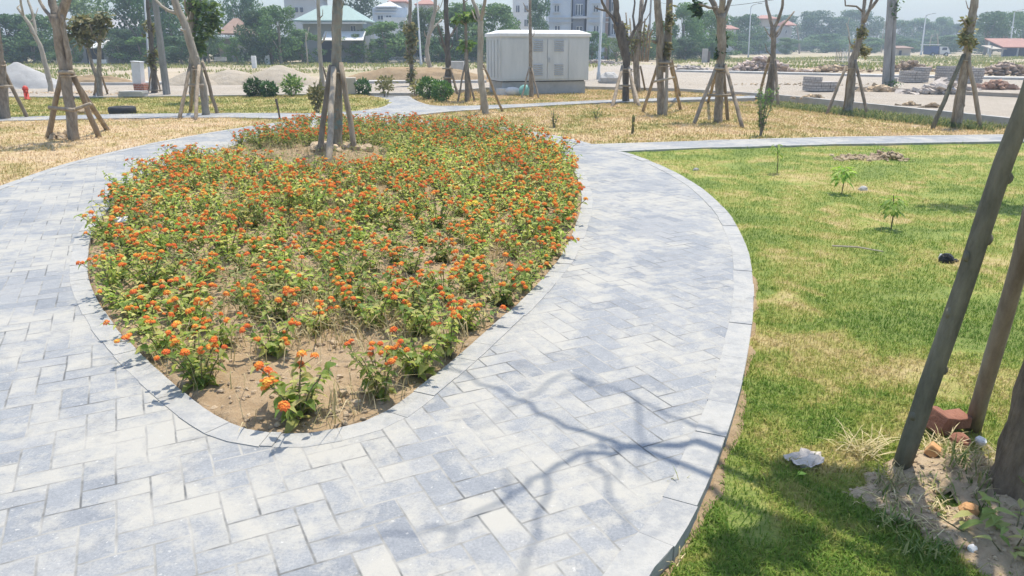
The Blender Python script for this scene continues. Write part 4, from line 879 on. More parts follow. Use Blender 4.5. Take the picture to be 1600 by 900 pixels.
# left end panel ribs
mb = MB()
for k in range(4):
    c, s = cbox(-.065, -.042, .25 + k * .45, .29 + k * .45, zs + .1, ze - .1); mb.box(c, s, CA)
mb.build('end_panel', M_cab, cab)
p = gp(801, 149, -.06); mb = MB(); mb.lump((p.x, p.y - .3, .08), (.62, .35, .34), 0, 9, 6, .12, rz=CA); tag(mb.build('sack', M_plastic, smooth=True), 'pale cream sack lying against the cabinet plinth', 'sack')
p = gp(788, 149, -.06); mb = MB(); mb.box((p.x - .02, p.y - .28, .06), (.45, .3, .28), CA + .1); tag(mb.build('block', M_plastic), 'cream rectangular block left of the sack at the cabinet plinth', 'block')
p = gp(819, 150, -.06); mb = MB(); mb.lump((p.x, p.y - .3, .12), (.36, .3, .44), 0, 9, 6, .16, rz=0); tag(mb.build('plastic_bag', M_teal, smooth=True), 'teal plastic bag behind the thin tree at the cabinet', 'bag')

# ------------------------------------------------------------------ small things in the park
p = gp(43, 157, .0); p.z = .02; Y = p.y; hy = thing('fire_hydrant', p, 'small red fire hydrant at the left end of the road kerb', 'fire hydrant')
mb = MB(); mb.tube([p, p + Vector((0, 0, .03)), p + Vector((0, 0, .04)), p + Vector((0, 0, .30))], [.10, .10, .07, .07], 14); mb.build('body', M_red, hy, True)
mb = MB(); mb.tube([p + Vector((0, 0, z)) for z in (.30, .32, .37, .41, .43)], [.095, .09, .08, .05, .02], 14); mb.build('cap', M_red, hy, True)
for a in (-.9, 2.2):
    mb = MB(); d = Vector((math.cos(a), math.sin(a), 0)); mb.tube([p + d * .04 + Vector((0, 0, .24)), p + d * .12 + Vector((0, 0, .24)), p + d * .15 + Vector((0, 0, .24))], [.04, .04, .05], 10); mb.build('outlet', M_red, hy, True)
def tyre(px, py, Rr, label, tilt=0):
    p = gp(px, py, -.04); mb = MB(); V = []; n, m = 32, 12
    for i in range(n):
        a = 6.283 * i / n
        for j in range(m):
            b = 6.283 * j / m; cb_, sb = math.cos(b), math.sin(b); cb_ = abs(cb_) ** .6 * (1 if cb_ > 0 else -1); sb = abs(sb) ** .6 * (1 if sb > 0 else -1)
            r = Rr * (.76 + .24 * cb_) ; z = Rr * .30 * sb + Rr * .30; V.append((p.x + math.cos(a) * r, p.y + math.sin(a) * r, p.z + z + tilt * math.cos(a) * r))
    mb.add(V, [(i * m + j, ((i + 1) % n) * m + j, ((i + 1) % n) * m + (j + 1) % m, i * m + (j + 1) % m) for i in range(n) for j in range(m)], 0, .5)
    tag(mb.build('tyre', M_rub, smooth=True), label, 'tyre')
tyre(192, 178.5, .33, 'worn black tyre lying flat on the grass beside the cross path')
p = gp(131, 178, -.05); mb = MB()
for k in range(7): mb.lump((p.x + random.uniform(-.35, .3), p.y + random.uniform(-.1, .1), p.z + .03 + random.uniform(0, .06)), (.3, .22, .2), 0, 8, 6, .25)
tag(mb.build('soil_mound', M_soil2), 'low dark heap of soil behind the crossbar of the thick forked tree', 'soil heap')
p = gp(95, 219, -.05); mb = MB()
for k in range(9): mb.lump((p.x + random.uniform(-.14, .14), p.y + random.uniform(-.1, .1), p.z + .04 + random.uniform(0, .07)), (.15, .12, .13), 0, 8, 6, .3)
tag(mb.build('soil_mound', M_soil2), 'dark clods heaped at the foot of the thick forked tree on the left', 'soil heap')
# white pillar on brick base
p = gp(219, 143.5, ROAD_Z); Y = p.y; k = Y / F
pil = thing('gate_pillar', p, 'white concrete pillar on a square red brick base by the road', 'pillar')
mb = MB(); mb.box((p.x + .06, p.y, p.z + .13), (.36, .36, .30)); mb.build('brick_base', M_brick, pil)
mb = MB(); mb.box((p.x + .03, p.y, p.z + .28 + .36), (.30, .30, .72), tilt=(0, R(4))); mb.box((p.x + .055, p.y, p.z + 1.02), (.34, .34, .03), tilt=(0, R(4))); mb.build('shaft', M_white, pil)
p = gp(206, 151, ROAD_Z); st_ = thing('slab_stack', p, 'flat grey concrete slabs lying on the kerb beside the brick based pillar', 'slab stack')
for k in range(2):
    mb = MB(); mb.box((p.x + k * .03, p.y + .1, p.z + .05 + k * .085), (.72, .5, .075), .04 * k); mb.build('slab', M_conc, st_)
# neat round bushes and loose shrubs along the road
def bush(px, py, wpx, hpx, label, mat, n=900, leaf=.09, round_=True, zb=0, stems=5):
    wpx *= .86; hpx *= .9; p = gp(px, py, zb); k = p.y / F; r = thing('round_bush' if round_ else 'shrub', p, label, 'bush'); a, h = wpx * k / 2, hpx * k
    for i in range(stems):
        mb = MB(); an = random.uniform(0, 6.28); q = p + Vector((math.cos(an) * a * .6, math.sin(an) * a * .6, h * .6)); mb.tube([p + Vector((math.cos(an) * .03, math.sin(an) * .03, -.05)), p.lerp(q, .5) + Vector((0, 0, h * .08)), q], [.014, .012, .006], 5); mb.build('stem', M_bark, r)
    mb = MB()
    for i in range(n):
        v = Vector((random.gauss(0, 1), random.gauss(0, 1), random.gauss(0, 1))).normalized() * (random.uniform(.75, 1.05) if round_ else random.random() ** .4 * random.uniform(.8, 1.15))
        lob = 1 + .16 * math.sin(3 * math.atan2(v.y, v.x) + px) + .13 * math.sin(5 * v.z + px * 2 + 2 * v.x); v = v * lob * (1.22 if random.random() < .03 else 1)
        c = p + Vector((v.x * a, v.y * a, h * (.54 if round_ else .62) + v.z * h * (.46 if round_ else .38)))
        d = Vector((v.x, v.y, v.z + .1)) + Vector((random.uniform(-.9, .9), random.uniform(-.9, .9), random.uniform(-.9, .9))); d = d.normalized() * leaf * random.uniform(.7, 1.3)
        s = d.cross(Vector((random.uniform(-1, 1), random.uniform(-1, 1), random.uniform(-1, 1)))).normalized() * leaf * .28
        mb.add([c, c + d * .5 + s, c + d, c + d * .5 - s], [(0, 1, 2, 3)], 0, random.random())
    mb.build('foliage', mat, r); return r
bush(397, 153, 27, 29, 'clipped dark green bush, left of the pair before the sand heap', M_far[0])
bush(421, 154, 23, 27, 'clipped dark green bush, right of the pair before the sand heap', M_far[0])
bush(458, 153, 36, 34, 'loose yellow green shrub in front of the sand heap', M_far[2], 420, .12, False)
bush(569, 150, 22, 27, 'small dark round bush right of the beige stone block', M_far[0], 700)
bush(603, 151, 34, 32, 'sparse see-through shrub at the mouth of the path to the road', M_dryleaf, 230, .13, False)
bush(668, 154, 34, 31, 'broad dark green round bush, left one beside the path to the road', M_far[1], 1100)
bush(691, 157, 30, 31, 'dark green round bush on red soil, right one beside the path to the road', M_far[1], 1000)
bush(497, 178, 26, 46, 'thin brownish shrub growing behind the left stake of the bed tree', M_dryleaf, 300, .12, False, -.05)
bush(650, 150, 22, 26, 'wispy dry shrub at the foot of the vine clad trunk', M_dryleaf, 130, .12, False)
def wispy(px, py, wpx, hpx, n, label, mat, zb=-.1, leaf=.07, nst=9):
    p = gp(px, py, zb); k = p.y / F; r = thing('shrub', p, label, 'shrub'); a, h = wpx * k / 2, hpx * k; lf = MB()
    for i in range(nst):
        an = 6.28 * i / nst + random.uniform(-.3, .3); t = a * random.uniform(.4, 1); q = p + Vector((math.cos(an) * t, math.sin(an) * t, h * random.uniform(.8, 1.05))); m_ = p + Vector((math.cos(an) * t * .35, math.sin(an) * t * .35, h * .4))
        mb = MB(); pts = [p + (m_ - p) * .0, p.lerp(m_, .5), m_, m_.lerp(q, .5), q]; mb.tube(pts, [.012, .011, .009, .007, .004], 5); mb.build('stem', M_bark, r)
        for j in range(n // nst):
            c = m_.lerp(q, random.uniform(-.35, 1)) + Vector((random.uniform(-1, 1), random.uniform(-1, 1), random.uniform(-.5, .5))) * .05; d = Vector((random.uniform(-1, 1), random.uniform(-1, 1), random.uniform(-.2, 1))); Vv, T = leaf_geo(c, d, Vector((0, 0, 1)), leaf, leaf * .42, .2); lf.add(Vv, T, 0, random.random())
    lf.build('foliage', mat, r)
wispy(1188, 215, 36, 72, 360, 'upright many stemmed leafy shrub at the edge of the right path', M_far[1])
wispy(865, 203, 16, 30, 60, 'tiny leafy seedling on the dry lawn below the cabinet', M_weed, -.08, .07, 4)
wispy(932, 190, 20, 18, 60, 'tiny dry seedling between the cabinet and the knobbly tree', M_weed, -.08, .07, 5)
p = gp(988, 212, -.08); mb = MB(); mb.tube([p, p + Vector((.01, 0, .36))], [.03, .025], 6); r = thing('seedling', p, 'single yellowish leaf shoot with a mud clump, right of the fork of the paths', 'seedling'); mb.build('stem', M_stem, r)
mb = MB()
for i in range(7): Vv, T = leaf_geo(p + Vector((0, 0, .12 + i * .035)), Vector((random.uniform(-1, 1), random.uniform(-1, 1), .9)), Vector((0, 0, 1)), .13, .06, .1); mb.add(Vv, T, 0, .8)
mb.build('foliage', M_weed, r)
p = gp(438, 190, -.05); mb = MB(); mb.tube([p, p + Vector((-.02, 0, .28)), p + Vector((-.05, 0, .52))], [.022, .022, .03], 7); tag(mb.build('wooden_peg', M_barkd), 'short dark peg at the tip of the left dry lawn', 'peg')
# saplings on the near lawn
M_sap = mat_leaf('sapling_leaf', [(0, (.16, .27, .05)), (.6, (.27, .38, .08)), (1, (.42, .50, .16))], .4)
def sapling(px, py, topx, topy, wpx, n, label, lw=.09):
    p = gp(px, py, -.08); Y = p.y; q = at(topx, topy, Y); r = thing('sapling', p, label, 'sapling'); m_ = p.lerp(q, .5) + Vector((.015, 0, 0)); mb = MB(); mb.tube([p - Vector((0, 0, .03)), m_, q], [.007, .006, .004], 6); mb.build('stem', M_stem, r); mb = MB()
    for i in range(n):
        t = random.uniform(.5, 1.0); c = p.lerp(q, t); a = i * 2.4; d = Vector((math.cos(a), math.sin(a), random.uniform(-.3, .6)))
        tw = c + d * wpx * Y / F * random.uniform(.05, .3); L = lw * random.uniform(.7, 1.2)
        Vv, T = leaf_geo(tw, d + Vector((0, 0, -.35)), Vector((0, 0, 1)), L, L * .5, .35); mb.add(Vv, T, 0, random.random())
    mb.build('foliage', M_sap, r)
sapling(1214, 275, 1214, 226, 18, 22, 'thin upright sapling near the right path, farthest of the three on the lawn', .08)
sapling(1314, 307, 1319, 262, 34, 40, 'leafy drooping sapling in the middle of the lawn beside a grey stone', .11)
sapling(1392, 359, 1396, 305, 36, 36, 'pale leaved sapling nearest the dark stake on the lawn', .095)
def rock(px, py, s, label, mat=M_conc, name='stone', cat='stone', z=-.07, rz=None):
    p = gp(px, py, z); mb = MB(); mb.lump((p.x, p.y, p.z + s[2] * .25), s, 0, 10, 7, .14, rz=rz); return tag(mb.build(name, mat), label, cat)
rock(1348, 299, (.12, .10, .09), 'grey stone on the lawn beside the drooping sapling')
rock(1087, 268, (.13, .09, .07), 'small grey stone near the far curve of the path edge', M_concd)
rock(1478, 412, (.13, .11, .12), 'black lump of torn rubber and dirt on the lawn, left of the dark stake', M_bagd, 'debris', 'debris')
rock(1469, 406, (.035, .05, .07), 'small pale chip against the black lump on the lawn', M_plastic)
rock(1492, 411, (.06, .05, .05), 'small dark chip right of the black lump on the lawn', M_bagd, 'debris', 'debris')
a, b = gp(1300, 384, -.035), gp(1380, 393, -.035); mb = MB(); mb.tube([a, a.lerp(b, .5) + Vector((0, .01, .012)), b], [.008, .008, .005], 6); tag(mb.build('stick', M_stakep), 'thin pale stick lying on the lawn below the saplings', 'stick')
a, b = gp(1250, 248, -.05), gp(1300, 246, -.05)
p = gp(1362, 253, -.08); mb = MB()
for k in range(420):
    x = random.gauss(0, .40); h = .17 * math.exp(-((x - .28) / .22) ** 2) + .09 * math.exp(-((x + .3) / .3) ** 2)
    s = random.uniform(.02, .085); mb.lump((p.x + x, p.y + random.gauss(0, .13), p.z + random.random() * h), (s * 1.4, s, s * .8), 0, 6, 4, .25)
tag(mb.build('soil_mound', M_clod), 'low heap of brown clods on the green lawn below the right path', 'soil heap', kind='stuff')
# near foot of the right tree: soil, bricks, rag, straw, weeds
def soil21_z(X, Y):
    k = np.clip(soil_field(X, Y) * 3, 0, 1); return lawn_z(X, Y) - .022 + k * (.030 + .02 * vnoise(X, Y, 11, 52)) + .015 * vnoise(X, Y, 30, 53) + .05 * np.exp(-(((X - TR21.x) / .35) ** 2 + ((Y - TR21.y) / .3) ** 2))
def ragged(name, x0, x1, y0, y1, st, zf, mat, mask):
    xs = np.arange(x0, x1, st); ys = np.arange(y0, y1, st); X, Y = np.meshgrid(xs, ys); I = np.arange(X.size).reshape(X.shape)
    q = np.stack([I[:-1, :-1], I[:-1, 1:], I[1:, 1:], I[1:, :-1]], -1).reshape(-1, 4); q = q[mask(X[:-1, :-1] + st / 2, Y[:-1, :-1] + st / 2).ravel()]; us = np.unique(q); mp = np.full(X.size, -1); mp[us] = np.arange(len(us))
    mb = MB(); mb.add(np.stack([X.ravel(), Y.ravel(), zf(X, Y).ravel()], -1)[us], mp[q], 0, .5); tag(mb.build(name, mat, smooth=True, origin=Vector((0, 0, 0))), kind='structure')
ragged('bare_soil', 1.0, 2.9, 1.6, 3.1, .022, soil21_z, M_soil2, soil_mask)
ragged('bare_soil', .3, 1.9, 1.3, 9, .025, lambda X, Y: lawn_z(X, Y) - .016 + .03 * np.clip(strip_field(X, Y) * 22, 0, 1) + .014 * vnoise(X, Y, 20, 57), M_soil, lambda X, Y: (strip_field(X, Y) > 0) & inside(RL, X, Y))
mb = MB()
for k in range(1500):
    x, y = random.uniform(1.15, 2.4), random.uniform(1.95, 2.9)
    if not soil_mask(np.array([x]), np.array([y]))[0]: continue
    s = random.uniform(.004, .016) * (1.8 if random.random() < .06 else 1); mb.lump((x, y, float(soil21_z(np.array([x]), np.array([y]))[0]) + s * .15), (s * 1.4, s, s * .8), 0, 6, 4, .25)
tag(mb.build('soil_clods', M_clod, origin=Vector((0, 0, 0))), 'crumbs of soil round the near right tree', 'soil', kind='stuff')
def brick(px, py, size, rz, label, z=-.03, mat=M_brick, tilt=(0, 0)):
    p = gp(px, py, z); mb = MB(); x, y, zz = [v / 2 for v in size]; V = []
    for sx_, sy, sz in ((-1, -1, -1), (1, -1, -1), (1, 1, -1), (-1, 1, -1), (-1, -1, 1), (1, -1, 1), (1, 1, 1), (-1, 1, 1)):
        V.append(Vector((sx_ * x * random.uniform(.86, 1), sy * y * random.uniform(.86, 1), sz * zz * random.uniform(.86, 1))))
    M = Matrix.Rotation(rz, 3, 'Z') @ Matrix.Rotation(tilt[0], 3, 'X') @ Matrix.Rotation(tilt[1], 3, 'Y')
    mb.add([tuple(M @ v + p + Vector((0, 0, zz))) for v in V], [(0, 3, 2, 1), (4, 5, 6, 7), (0, 1, 5, 4), (1, 2, 6, 5), (2, 3, 7, 6), (3, 0, 4, 7)], 0, random.random())
    o = tag(mb.build('brick', mat), label, 'brick'); bv = o.modifiers.new('bevel', 'BEVEL'); bv.width = .006; bv.segments = 2
M_brickn = mat_plain('weathered_red_brick', (.20, .085, .055), (.36, .17, .11), 14, .9, .6, .01)
M_bricko = mat_plain('orange_broken_brick', (.50, .25, .10), (.62, .36, .17), 14, .9, .6, .01)
brick(1463, 672, (.10, .12, .10), .5, 'red brick leaning upright behind the greenish black stake', -.04, M_brickn, (.2, .3))
brick(1490, 664, (.12, .09, .06), .2, 'pinkish brick lying flat behind, next to the upright red one', -.03, M_brickn, (.1, 0))
brick(1456, 712, (.075, .05, .055), .9, 'broken orange brick end between the two near stakes', -.03, M_bricko, (.5, .2))
rock(1500, 692, (.09, .08, .06), 'rounded reddish stone at the foot of the brown stake', M_brickn, z=-.03)
rock(1531, 692, (.055, .045, .04), 'pale stone between the brown stake and the near trunk', M_plastic, z=-.03)
rock(1513, 803, (.075, .06, .06), 'ochre stone on the soil below the near trunk', M_bricko, z=-.05)
rock(1521, 815, (.05, .04, .03), 'small tan stone touching the ochre one below the near trunk', M_clod, z=-.05)
rock(1518, 860, (.04, .03, .03), 'small white pebble on the soil at the bottom right', M_plastic, z=-.05)
rock(1402, 808, (.10, .03, .03), 'flat pale chip of wood on the soil left of the near trunk', M_clod, 'wood_chip', 'wood chip', -.05, R(-40))
p = gp(1260, 722, -.05); mb = MB(); V = []; nx, ny = 9, 7
for j in range(ny):
    for i in range(nx):
        u, v = i / (nx - 1) - .5, j / (ny - 1) - .5
        V.append((p.x + u * .15 * (1 + .4 * v) + random.uniform(-.008, .008), p.y + v * .10 + .03 * u + random.uniform(-.008, .008), p.z + .014 + .010 * math.sin(7 * u + 3 * v) + .008 * math.sin(11 * v + 2) + random.uniform(-.005, .007)))
mb.add(V, [(j * nx + i, j * nx + i + 1, (j + 1) * nx + i + 1, (j + 1) * nx + i) for j in range(ny - 1) for i in range(nx - 1)], 0, .5)
o = tag(mb.build('plastic_rag', mat_plain('dusty_plastic', (.44, .385, .32), (.60, .53, .46), 25, .6, .4, .01), smooth=False), 'crumpled whitish plastic scrap on the near lawn left of the stakes', 'plastic scrap'); sm = o.modifiers.new('thickness', 'SOLIDIFY'); sm.thickness = .002
p = gp(1245, 746, -.05); mb = MB(); Vv, T = leaf_geo(p + Vector((0, 0, .012)), Vector((1, .2, .1)), Vector((0, 0, 1)), .045, .03, .1); mb.add(Vv, T, 0, .5); o = tag(mb.build('fallen_leaf', mat_plain('lime_leaf', (.30, .46, .06), (.42, .58, .10), 20, .5, 0)), 'bright lime green fallen leaf on the grass below the plastic scrap', 'leaf')
# straw tufts and weeds
def straw(px, py, n, L, spread, label, z=-.05, up=.35, mat=M_straw, wd=.004):
    p = gp(px, py, z); mb = MB()
    for i in range(n):
        a = random.uniform(0, 6.28); d = Vector((math.cos(a), math.sin(a), random.uniform(.02, up * 2))); c = p + Vector((random.gauss(0, spread), random.gauss(0, spread * .7), 0)); l_ = L * random.uniform(.5, 1.2); q = c + d.normalized() * l_
        m_ = c.lerp(q, .55) + Vector((0, 0, l_ * .12)); s = Vector((-d.y, d.x, 0)).normalized() * wd / 2
        mb.add([c - s, c + s, m_ + s, m_ - s], [(0, 1, 2, 3)], 0, random.random()); mb.add([m_ - s, m_ + s, q], [(0, 1, 2)], 0, random.random())
    return tag(mb.build('straw_tuft', mat), label, 'straw', kind='stuff' if spread >= .05 else None)
straw(1352, 702, 70, .13, .05, 'pale dry straw tuft on the lawn left of the greenish black stake')
straw(1545, 735, 170, .12, .09, 'matted dry straw between the brown stake and the near trunk', -.02)
straw(1400, 755, 60, .10, .04, 'brown dry grass at the foot of the greenish black stake', -.05, .5)
for (px, py, n) in ((1405, 815, 60), (1380, 770, 40), (1470, 760, 50), (1450, 860, 70), (1545, 800, 60), (1500, 720, 50)):
    o = straw(px, py, n, .07, .05, 'grass clump growing on the bare soil among the straw below the near trunk', -.05, .9, M_weed, .005); o.name = 'grass_clump'; o['category'] = 'weed'; o['group'] = 'grass clumps on the soil'
straw(1440, 795, 120, .09, .10, 'thin dry straw strewn over the shaded soil below the stakes', -.05, .25)
straw(1475, 700, 110, .10, .07, 'dry straw round the bricks between the two near stakes', -.03, .4)
straw(1040, 690 + 190, 26, .09, .03, 'dry grass tuft against the near end of the path edge', -.07, .9)
for (px, py, n, L, lab) in ((1487, 742, 34, .15, 'dark green grass plant with upright blades between the stakes and the near trunk'), (1520, 772, 40, .13, 'dark green weed clump in the shade left of the near trunk'), (1040, 735 + 30, 10, .12, 'few green blades growing at the path edge'), (1150, 190, 30, .25, 'grass tuft at the foot of the mossy trunk')):
    o = straw(px, py, n, L, .035, lab, -.06, 1.6, M_weed, .007); o.name = 'grass_clump'; o['category'] = 'weed'
p = gp(1583, 850, -.06); r = thing('weed_plant', p, 'broad leaved green weed in the bottom right corner', 'weed'); mb = MB(); ms = MB()
for i in range(46):
    a = random.uniform(0, 6.28); c = p + Vector((random.gauss(0, .1), random.gauss(0, .08), random.uniform(.02, .16))); d = Vector((math.cos(a), math.sin(a), random.uniform(-.2, .7))); L = random.uniform(.05, .09); Vv, T = leaf_geo(c, d, Vector((0, 0, 1)), L, L * .45, .4); mb.add(Vv, T, 0, random.uniform(.2, .9))
    if i % 4 == 0: ms.tube([Vector((c.x * .3 + p.x * .7, c.y * .3 + p.y * .7, p.z - .02)), c], [.004, .002], 5)
mb.build('foliage', M_weed, r); ms.build('stems', M_stem, r)

# ------------------------------------------------------------------ beyond the road: heaps, blocks, posts
def heap(name, px, py, wpx, hpx, mat, label, cat, depth=.7, seed=0, rough=.08, z=None, sharp=1.0):
    p = gp(px, py, ROAD_Z if z is None else z); k = p.y / F; a, h = wpx * k / 2, hpx * k; n = 34; V = []; xs = np.linspace(-1, 1, n); X, Yy = np.meshgrid(xs, xs); Rr = np.hypot(X, Yy)
    nz = vnoise(X + seed, Yy + seed, 2.2, seed + 60) * .6 + vnoise(X + seed, Yy, 6, seed + 61) * .4
    Z = np.clip(1 - Rr ** sharp * (1 + .35 * (nz - .5)), 0, None) ** (.85) * h * (1 + rough * 4 * (nz - .5)) + rough * h * (vnoise(X, Yy, 12, seed) - .5) * (Rr < .95) - .06
    I = np.arange(n * n).reshape(n, n); q = np.stack([I[:-1, :-1], I[:-1, 1:], I[1:, 1:], I[1:, :-1]], -1).reshape(-1, 4); mb = MB()
    q = q[(Rr.ravel()[q].min(1) < 1.02)]
    mb.add(np.stack([p.x + X.ravel() * a, p.y + a * depth + Yy.ravel() * a * depth, p.z + Z.ravel()], -1), q, 0, .5)
    return tag(mb.build(name, mat, smooth=True, origin=p), label, cat)
heap('gravel_heap', 8, 139, 150, 42, M_gravel, 'big smooth grey gravel heap at the left edge beyond the road', 'heap', .5, 1, .03)
heap('sand_heap', 424, 134, 150, 34, M_sand, 'tan sand heap behind the two clipped bushes', 'heap', .6, 2, .06)
heap('sand_heap', 285, 134, 100, 24, M_sand, 'low pale sand heap behind the leaning pole', 'heap', .6, 3, .06)
heap('sand_heap', 350, 133, 150, 26, M_sand, 'flat sand heap behind the pale leaning trunk', 'heap', .5, 4, .08)
heap('earth_bank', 650, 129, 260, 24, M_soil, 'long brown earth bank in front of the picket fence', 'heap', .25, 5, .12, None, 2.2)
heap('earth_bank', 140, 133, 150, 15, M_soil, 'low brown earth bank between gravel heap and white pillar', 'heap', .25, 6, .12, None, 2)
def rubble(px, py, wpx, hpx, label, n=260, mat=M_rubble, z=ROAD_Z, smax=.35):
    p = gp(px, py, z); k = p.y / F; a, h = wpx * k / 2, hpx * k; mb = MB()
    for i in range(n):
        x = random.gauss(0, .42); s = random.uniform(.12, 1) ** 1.6 * smax; zz = max(0, 1 - abs(x) * 1.1) * h * random.random()
        if random.random() < .5: mb.lump((p.x + x * a, p.y + random.gauss(.2, .25) * a * .5, p.z + zz), (s * 1.5, s, s * .8), 0, 6, 4, .3)
        else: mb.box((p.x + x * a, p.y + random.gauss(.2, .25) * a * .5, p.z + zz), (s * 1.4, s * .8, s * .35), random.uniform(0, 3), tilt=(random.uniform(-.5, .5), random.uniform(-.5, .5)))
    return tag(mb.build('rubble_heap', mat, origin=p), label, 'rubble', kind='stuff')
rubble(1190, 111, 120, 22, 'wide brown heap of broken brick and earth behind the Y shaped tree', 420, mat_plain('brick_rubble', (.34, .25, .20), (.56, .47, .40), 4, .95, .5, .03, .4), .12)
rubble(1480, 147, 120, 18, 'pale concrete rubble heap on the road in front of the block stacks', 300)
rubble(1557, 140, 60, 14, 'reddish earth heap on the road at the far right', 160, mat_plain('red_earth', (.34, .19, .13), (.48, .33, .25), 4, .95, .5, .03, .3))
rubble(1375, 143, 60, 6, 'low scatter of earth clods on the road left of the rubble', 90, M_clod)
rubble(1422, 165, 26, 5, 'small heap of brown rubble on the near road kerb', 60, M_clod, ROAD_Z, .14)
rubble(1458, 168, 34, 6, 'low brown rubble beside the small heap on the near road kerb', 60, M_clod, ROAD_Z, .14)
rubble(1272, 153, 40, 5, 'thin scatter of tan rubble in front of the block stack', 80, M_clod, ROAD_Z, .14)
rubble(1075, 109, 70, 6, 'strip of pale broken stone across the road from the mossy tree', 140)
rubble(925, 100, 150, 6, 'long strip of grey broken stone behind the cabinet', 220, M_rubble, .0)
rubble(1300, 111, 120, 8, 'low heap of earth and stones across the road behind the crooked trunk', 200, M_clod)
rubble(1420, 110, 90, 14, 'brown heap of earth left of the block stacks', 200, mat_plain('brown_earth', (.34, .25, .18), (.50, .39, .29), 4, .95, .5, .03, .3))
rubble(1570, 118, 110, 20, 'broad reddish brown earth heap behind the block stacks on the far right', 300, mat_plain('earth_heap', (.36, .26, .20), (.50, .40, .32), 4, .95, .5, .03, .3))
rubble(615, 128, 140, 8, 'loose stones along the foot of the long earth bank', 160, M_clod)
rubble(110, 131, 90, 6, 'loose pale stones along the low earth bank on the left', 110)
rubble(1240, 133, 330, 1, 'loose stones and clods scattered over the sandy road', 200, M_clod, ROAD_Z, .10)
rubble(120, 146, 300, 1, 'loose stones and clods scattered over the road on the left', 160, M_clod, ROAD_Z, .09)
def block_stack(px, py, wpx, hpx, label, depth=1.0, rz=0, missing=0):
    p = gp(px, py, ROAD_Z + .02); k = p.y / F; W, Hh = wpx * k, hpx * k; r = thing('block_stack', p, label, 'block stack'); rows = max(3, round(Hh / .16)); hh = Hh / rows; cols = max(3, round(W / .4)); cw = W / cols; M = Matrix.Rotation(rz, 3, 'Z')
    for j in range(rows):
        mb = MB()
        for i in range(cols):
            if j >= rows - missing and i >= cols // 2: continue
            if j == rows - 1 and random.random() < .12: continue
            c = M @ Vector((-W / 2 + (i + .5) * cw + random.uniform(-.01, .01), depth / 2 + random.uniform(-.015, .015), (j + .5) * hh)) + p; mb.box(c, (cw * .95, depth, hh * .93), rz + random.uniform(-.01, .01))
        if mb.n: mb.build('block_course', M_block, r)
block_stack(1290, 143, 42, 21, 'stack of hollow grey blocks on the road, its right half lower', .8, .1, 1)
block_stack(1435, 129, 31, 22, 'square stack of grey blocks, left of the three beyond the road', .9)
block_stack(1497, 129.5, 40, 24, 'wide stack of grey blocks behind the right leaning tree', .9)
block_stack(1522, 130, 26, 22, 'narrow stack of grey blocks right of the right leaning tree', .9)
def slabbox(name, px0, px1, pyb, pyt, label, cat, mat, depth=.4, z=ROAD_Z, rz=0, tilt=None):
    p = gp((px0 + px1) / 2, pyb, z); k = p.y / F; mb = MB(); mb.box((p.x, p.y + depth / 2, p.z + (pyb - pyt) * k / 2), ((px1 - px0) * k, depth, (pyb - pyt) * k), rz, tilt=tilt); o = tag(mb.build(name, mat), label, cat); bv = o.modifiers.new('bevel', 'BEVEL'); bv.width = .02; bv.segments = 1; return o
slabbox('stone_block', 536, 555, 147.5, 123, 'upright beige stone block beside the path to the road', 'stone block', M_wallt, .35, .06, .12)
slabbox('concrete_post', 414, 421, 101, 87, 'short white concrete post leaning a little above the sand heap', 'post', M_white, .3, 0, 0, (0, R(-4)))
slabbox('concrete_post', 394, 400, 107, 89, 'pale concrete post left of the leaning white one, behind the sand', 'post', M_white, .3, 0)
slabbox('concrete_block', 702, 724, 111, 97, 'flat grey concrete block on the earth bank behind the dark straight trunk', 'block', M_conc, .8, .1)
slabbox('concrete_block', 1098, 1105, 98, 78, 'upright pale concrete block beyond the road beside the mossy tree', 'block', M_conc, .5, 0)
slabbox('wooden_post', 1106, 1109, 98, 82, 'thin dark wooden post right of the pale upright block', 'post', M_barkd, .25, 0)
slabbox('concrete_block', 1394, 1402, 128, 122, 'small pale block on the far pavement right of the crooked trunk', 'block', M_conc, .4, ROAD_Z)
slabbox('steel_sheet', 1398, 1420, 108, 104, 'flat dark blue sheet lying right of the double pole', 'sheet', M_blue, 1.5, 0)
slabbox('steel_sheet', 1300, 1325, 106, 102, 'flat dark sheet lying beyond the road behind the crooked trunk', 'sheet', M_dark, 1.5, 0)
rock(952, 130, (.95, .7, .62), 'grey boulder on the road edge right of the cabinet', M_conc, 'boulder', 'boulder', ROAD_Z, 0)
for i, (px, lab) in enumerate(((1305, 'thin rusty bar bundle standing beyond the road, left'), (1315, 'pale upright bar bundle standing beyond the road, right'))):
    p = gp(px, 99, 0); mb = MB()
    for k in range(4): mb.tube([p + Vector((k * .16, 0, -.1)), p + Vector((k * .16 + random.uniform(-.03, .03), 0, 1.3 - .2 * (k % 2)))], .03, 6)
    tag(mb.build('steel_bars', M_bark if i == 0 else M_lamp), lab, 'steel bars')
# picket fence behind the earth bank
p = gp(565, 98.5, 0); q = gp(768, 98.5, 0); fe = thing('picket_fence', p, 'grey picket fence in front of the trees behind the earth bank', 'fence'); mb = MB(); L = (q - p).length; n = 96
for i in range(n):
    c = p.lerp(q, i / (n - 1)); h = .62 + random.uniform(-.05, .05); mb.box((c.x, c.y, h / 2), (.045, .02, h))
mb.build('pickets', M_lamp, fe)
for z in (.18, .5):
    mb = MB(); mb.box(((p.x + q.x) / 2, p.y + .03, z), (L, .03, .04)); mb.build('rail', M_concd, fe)

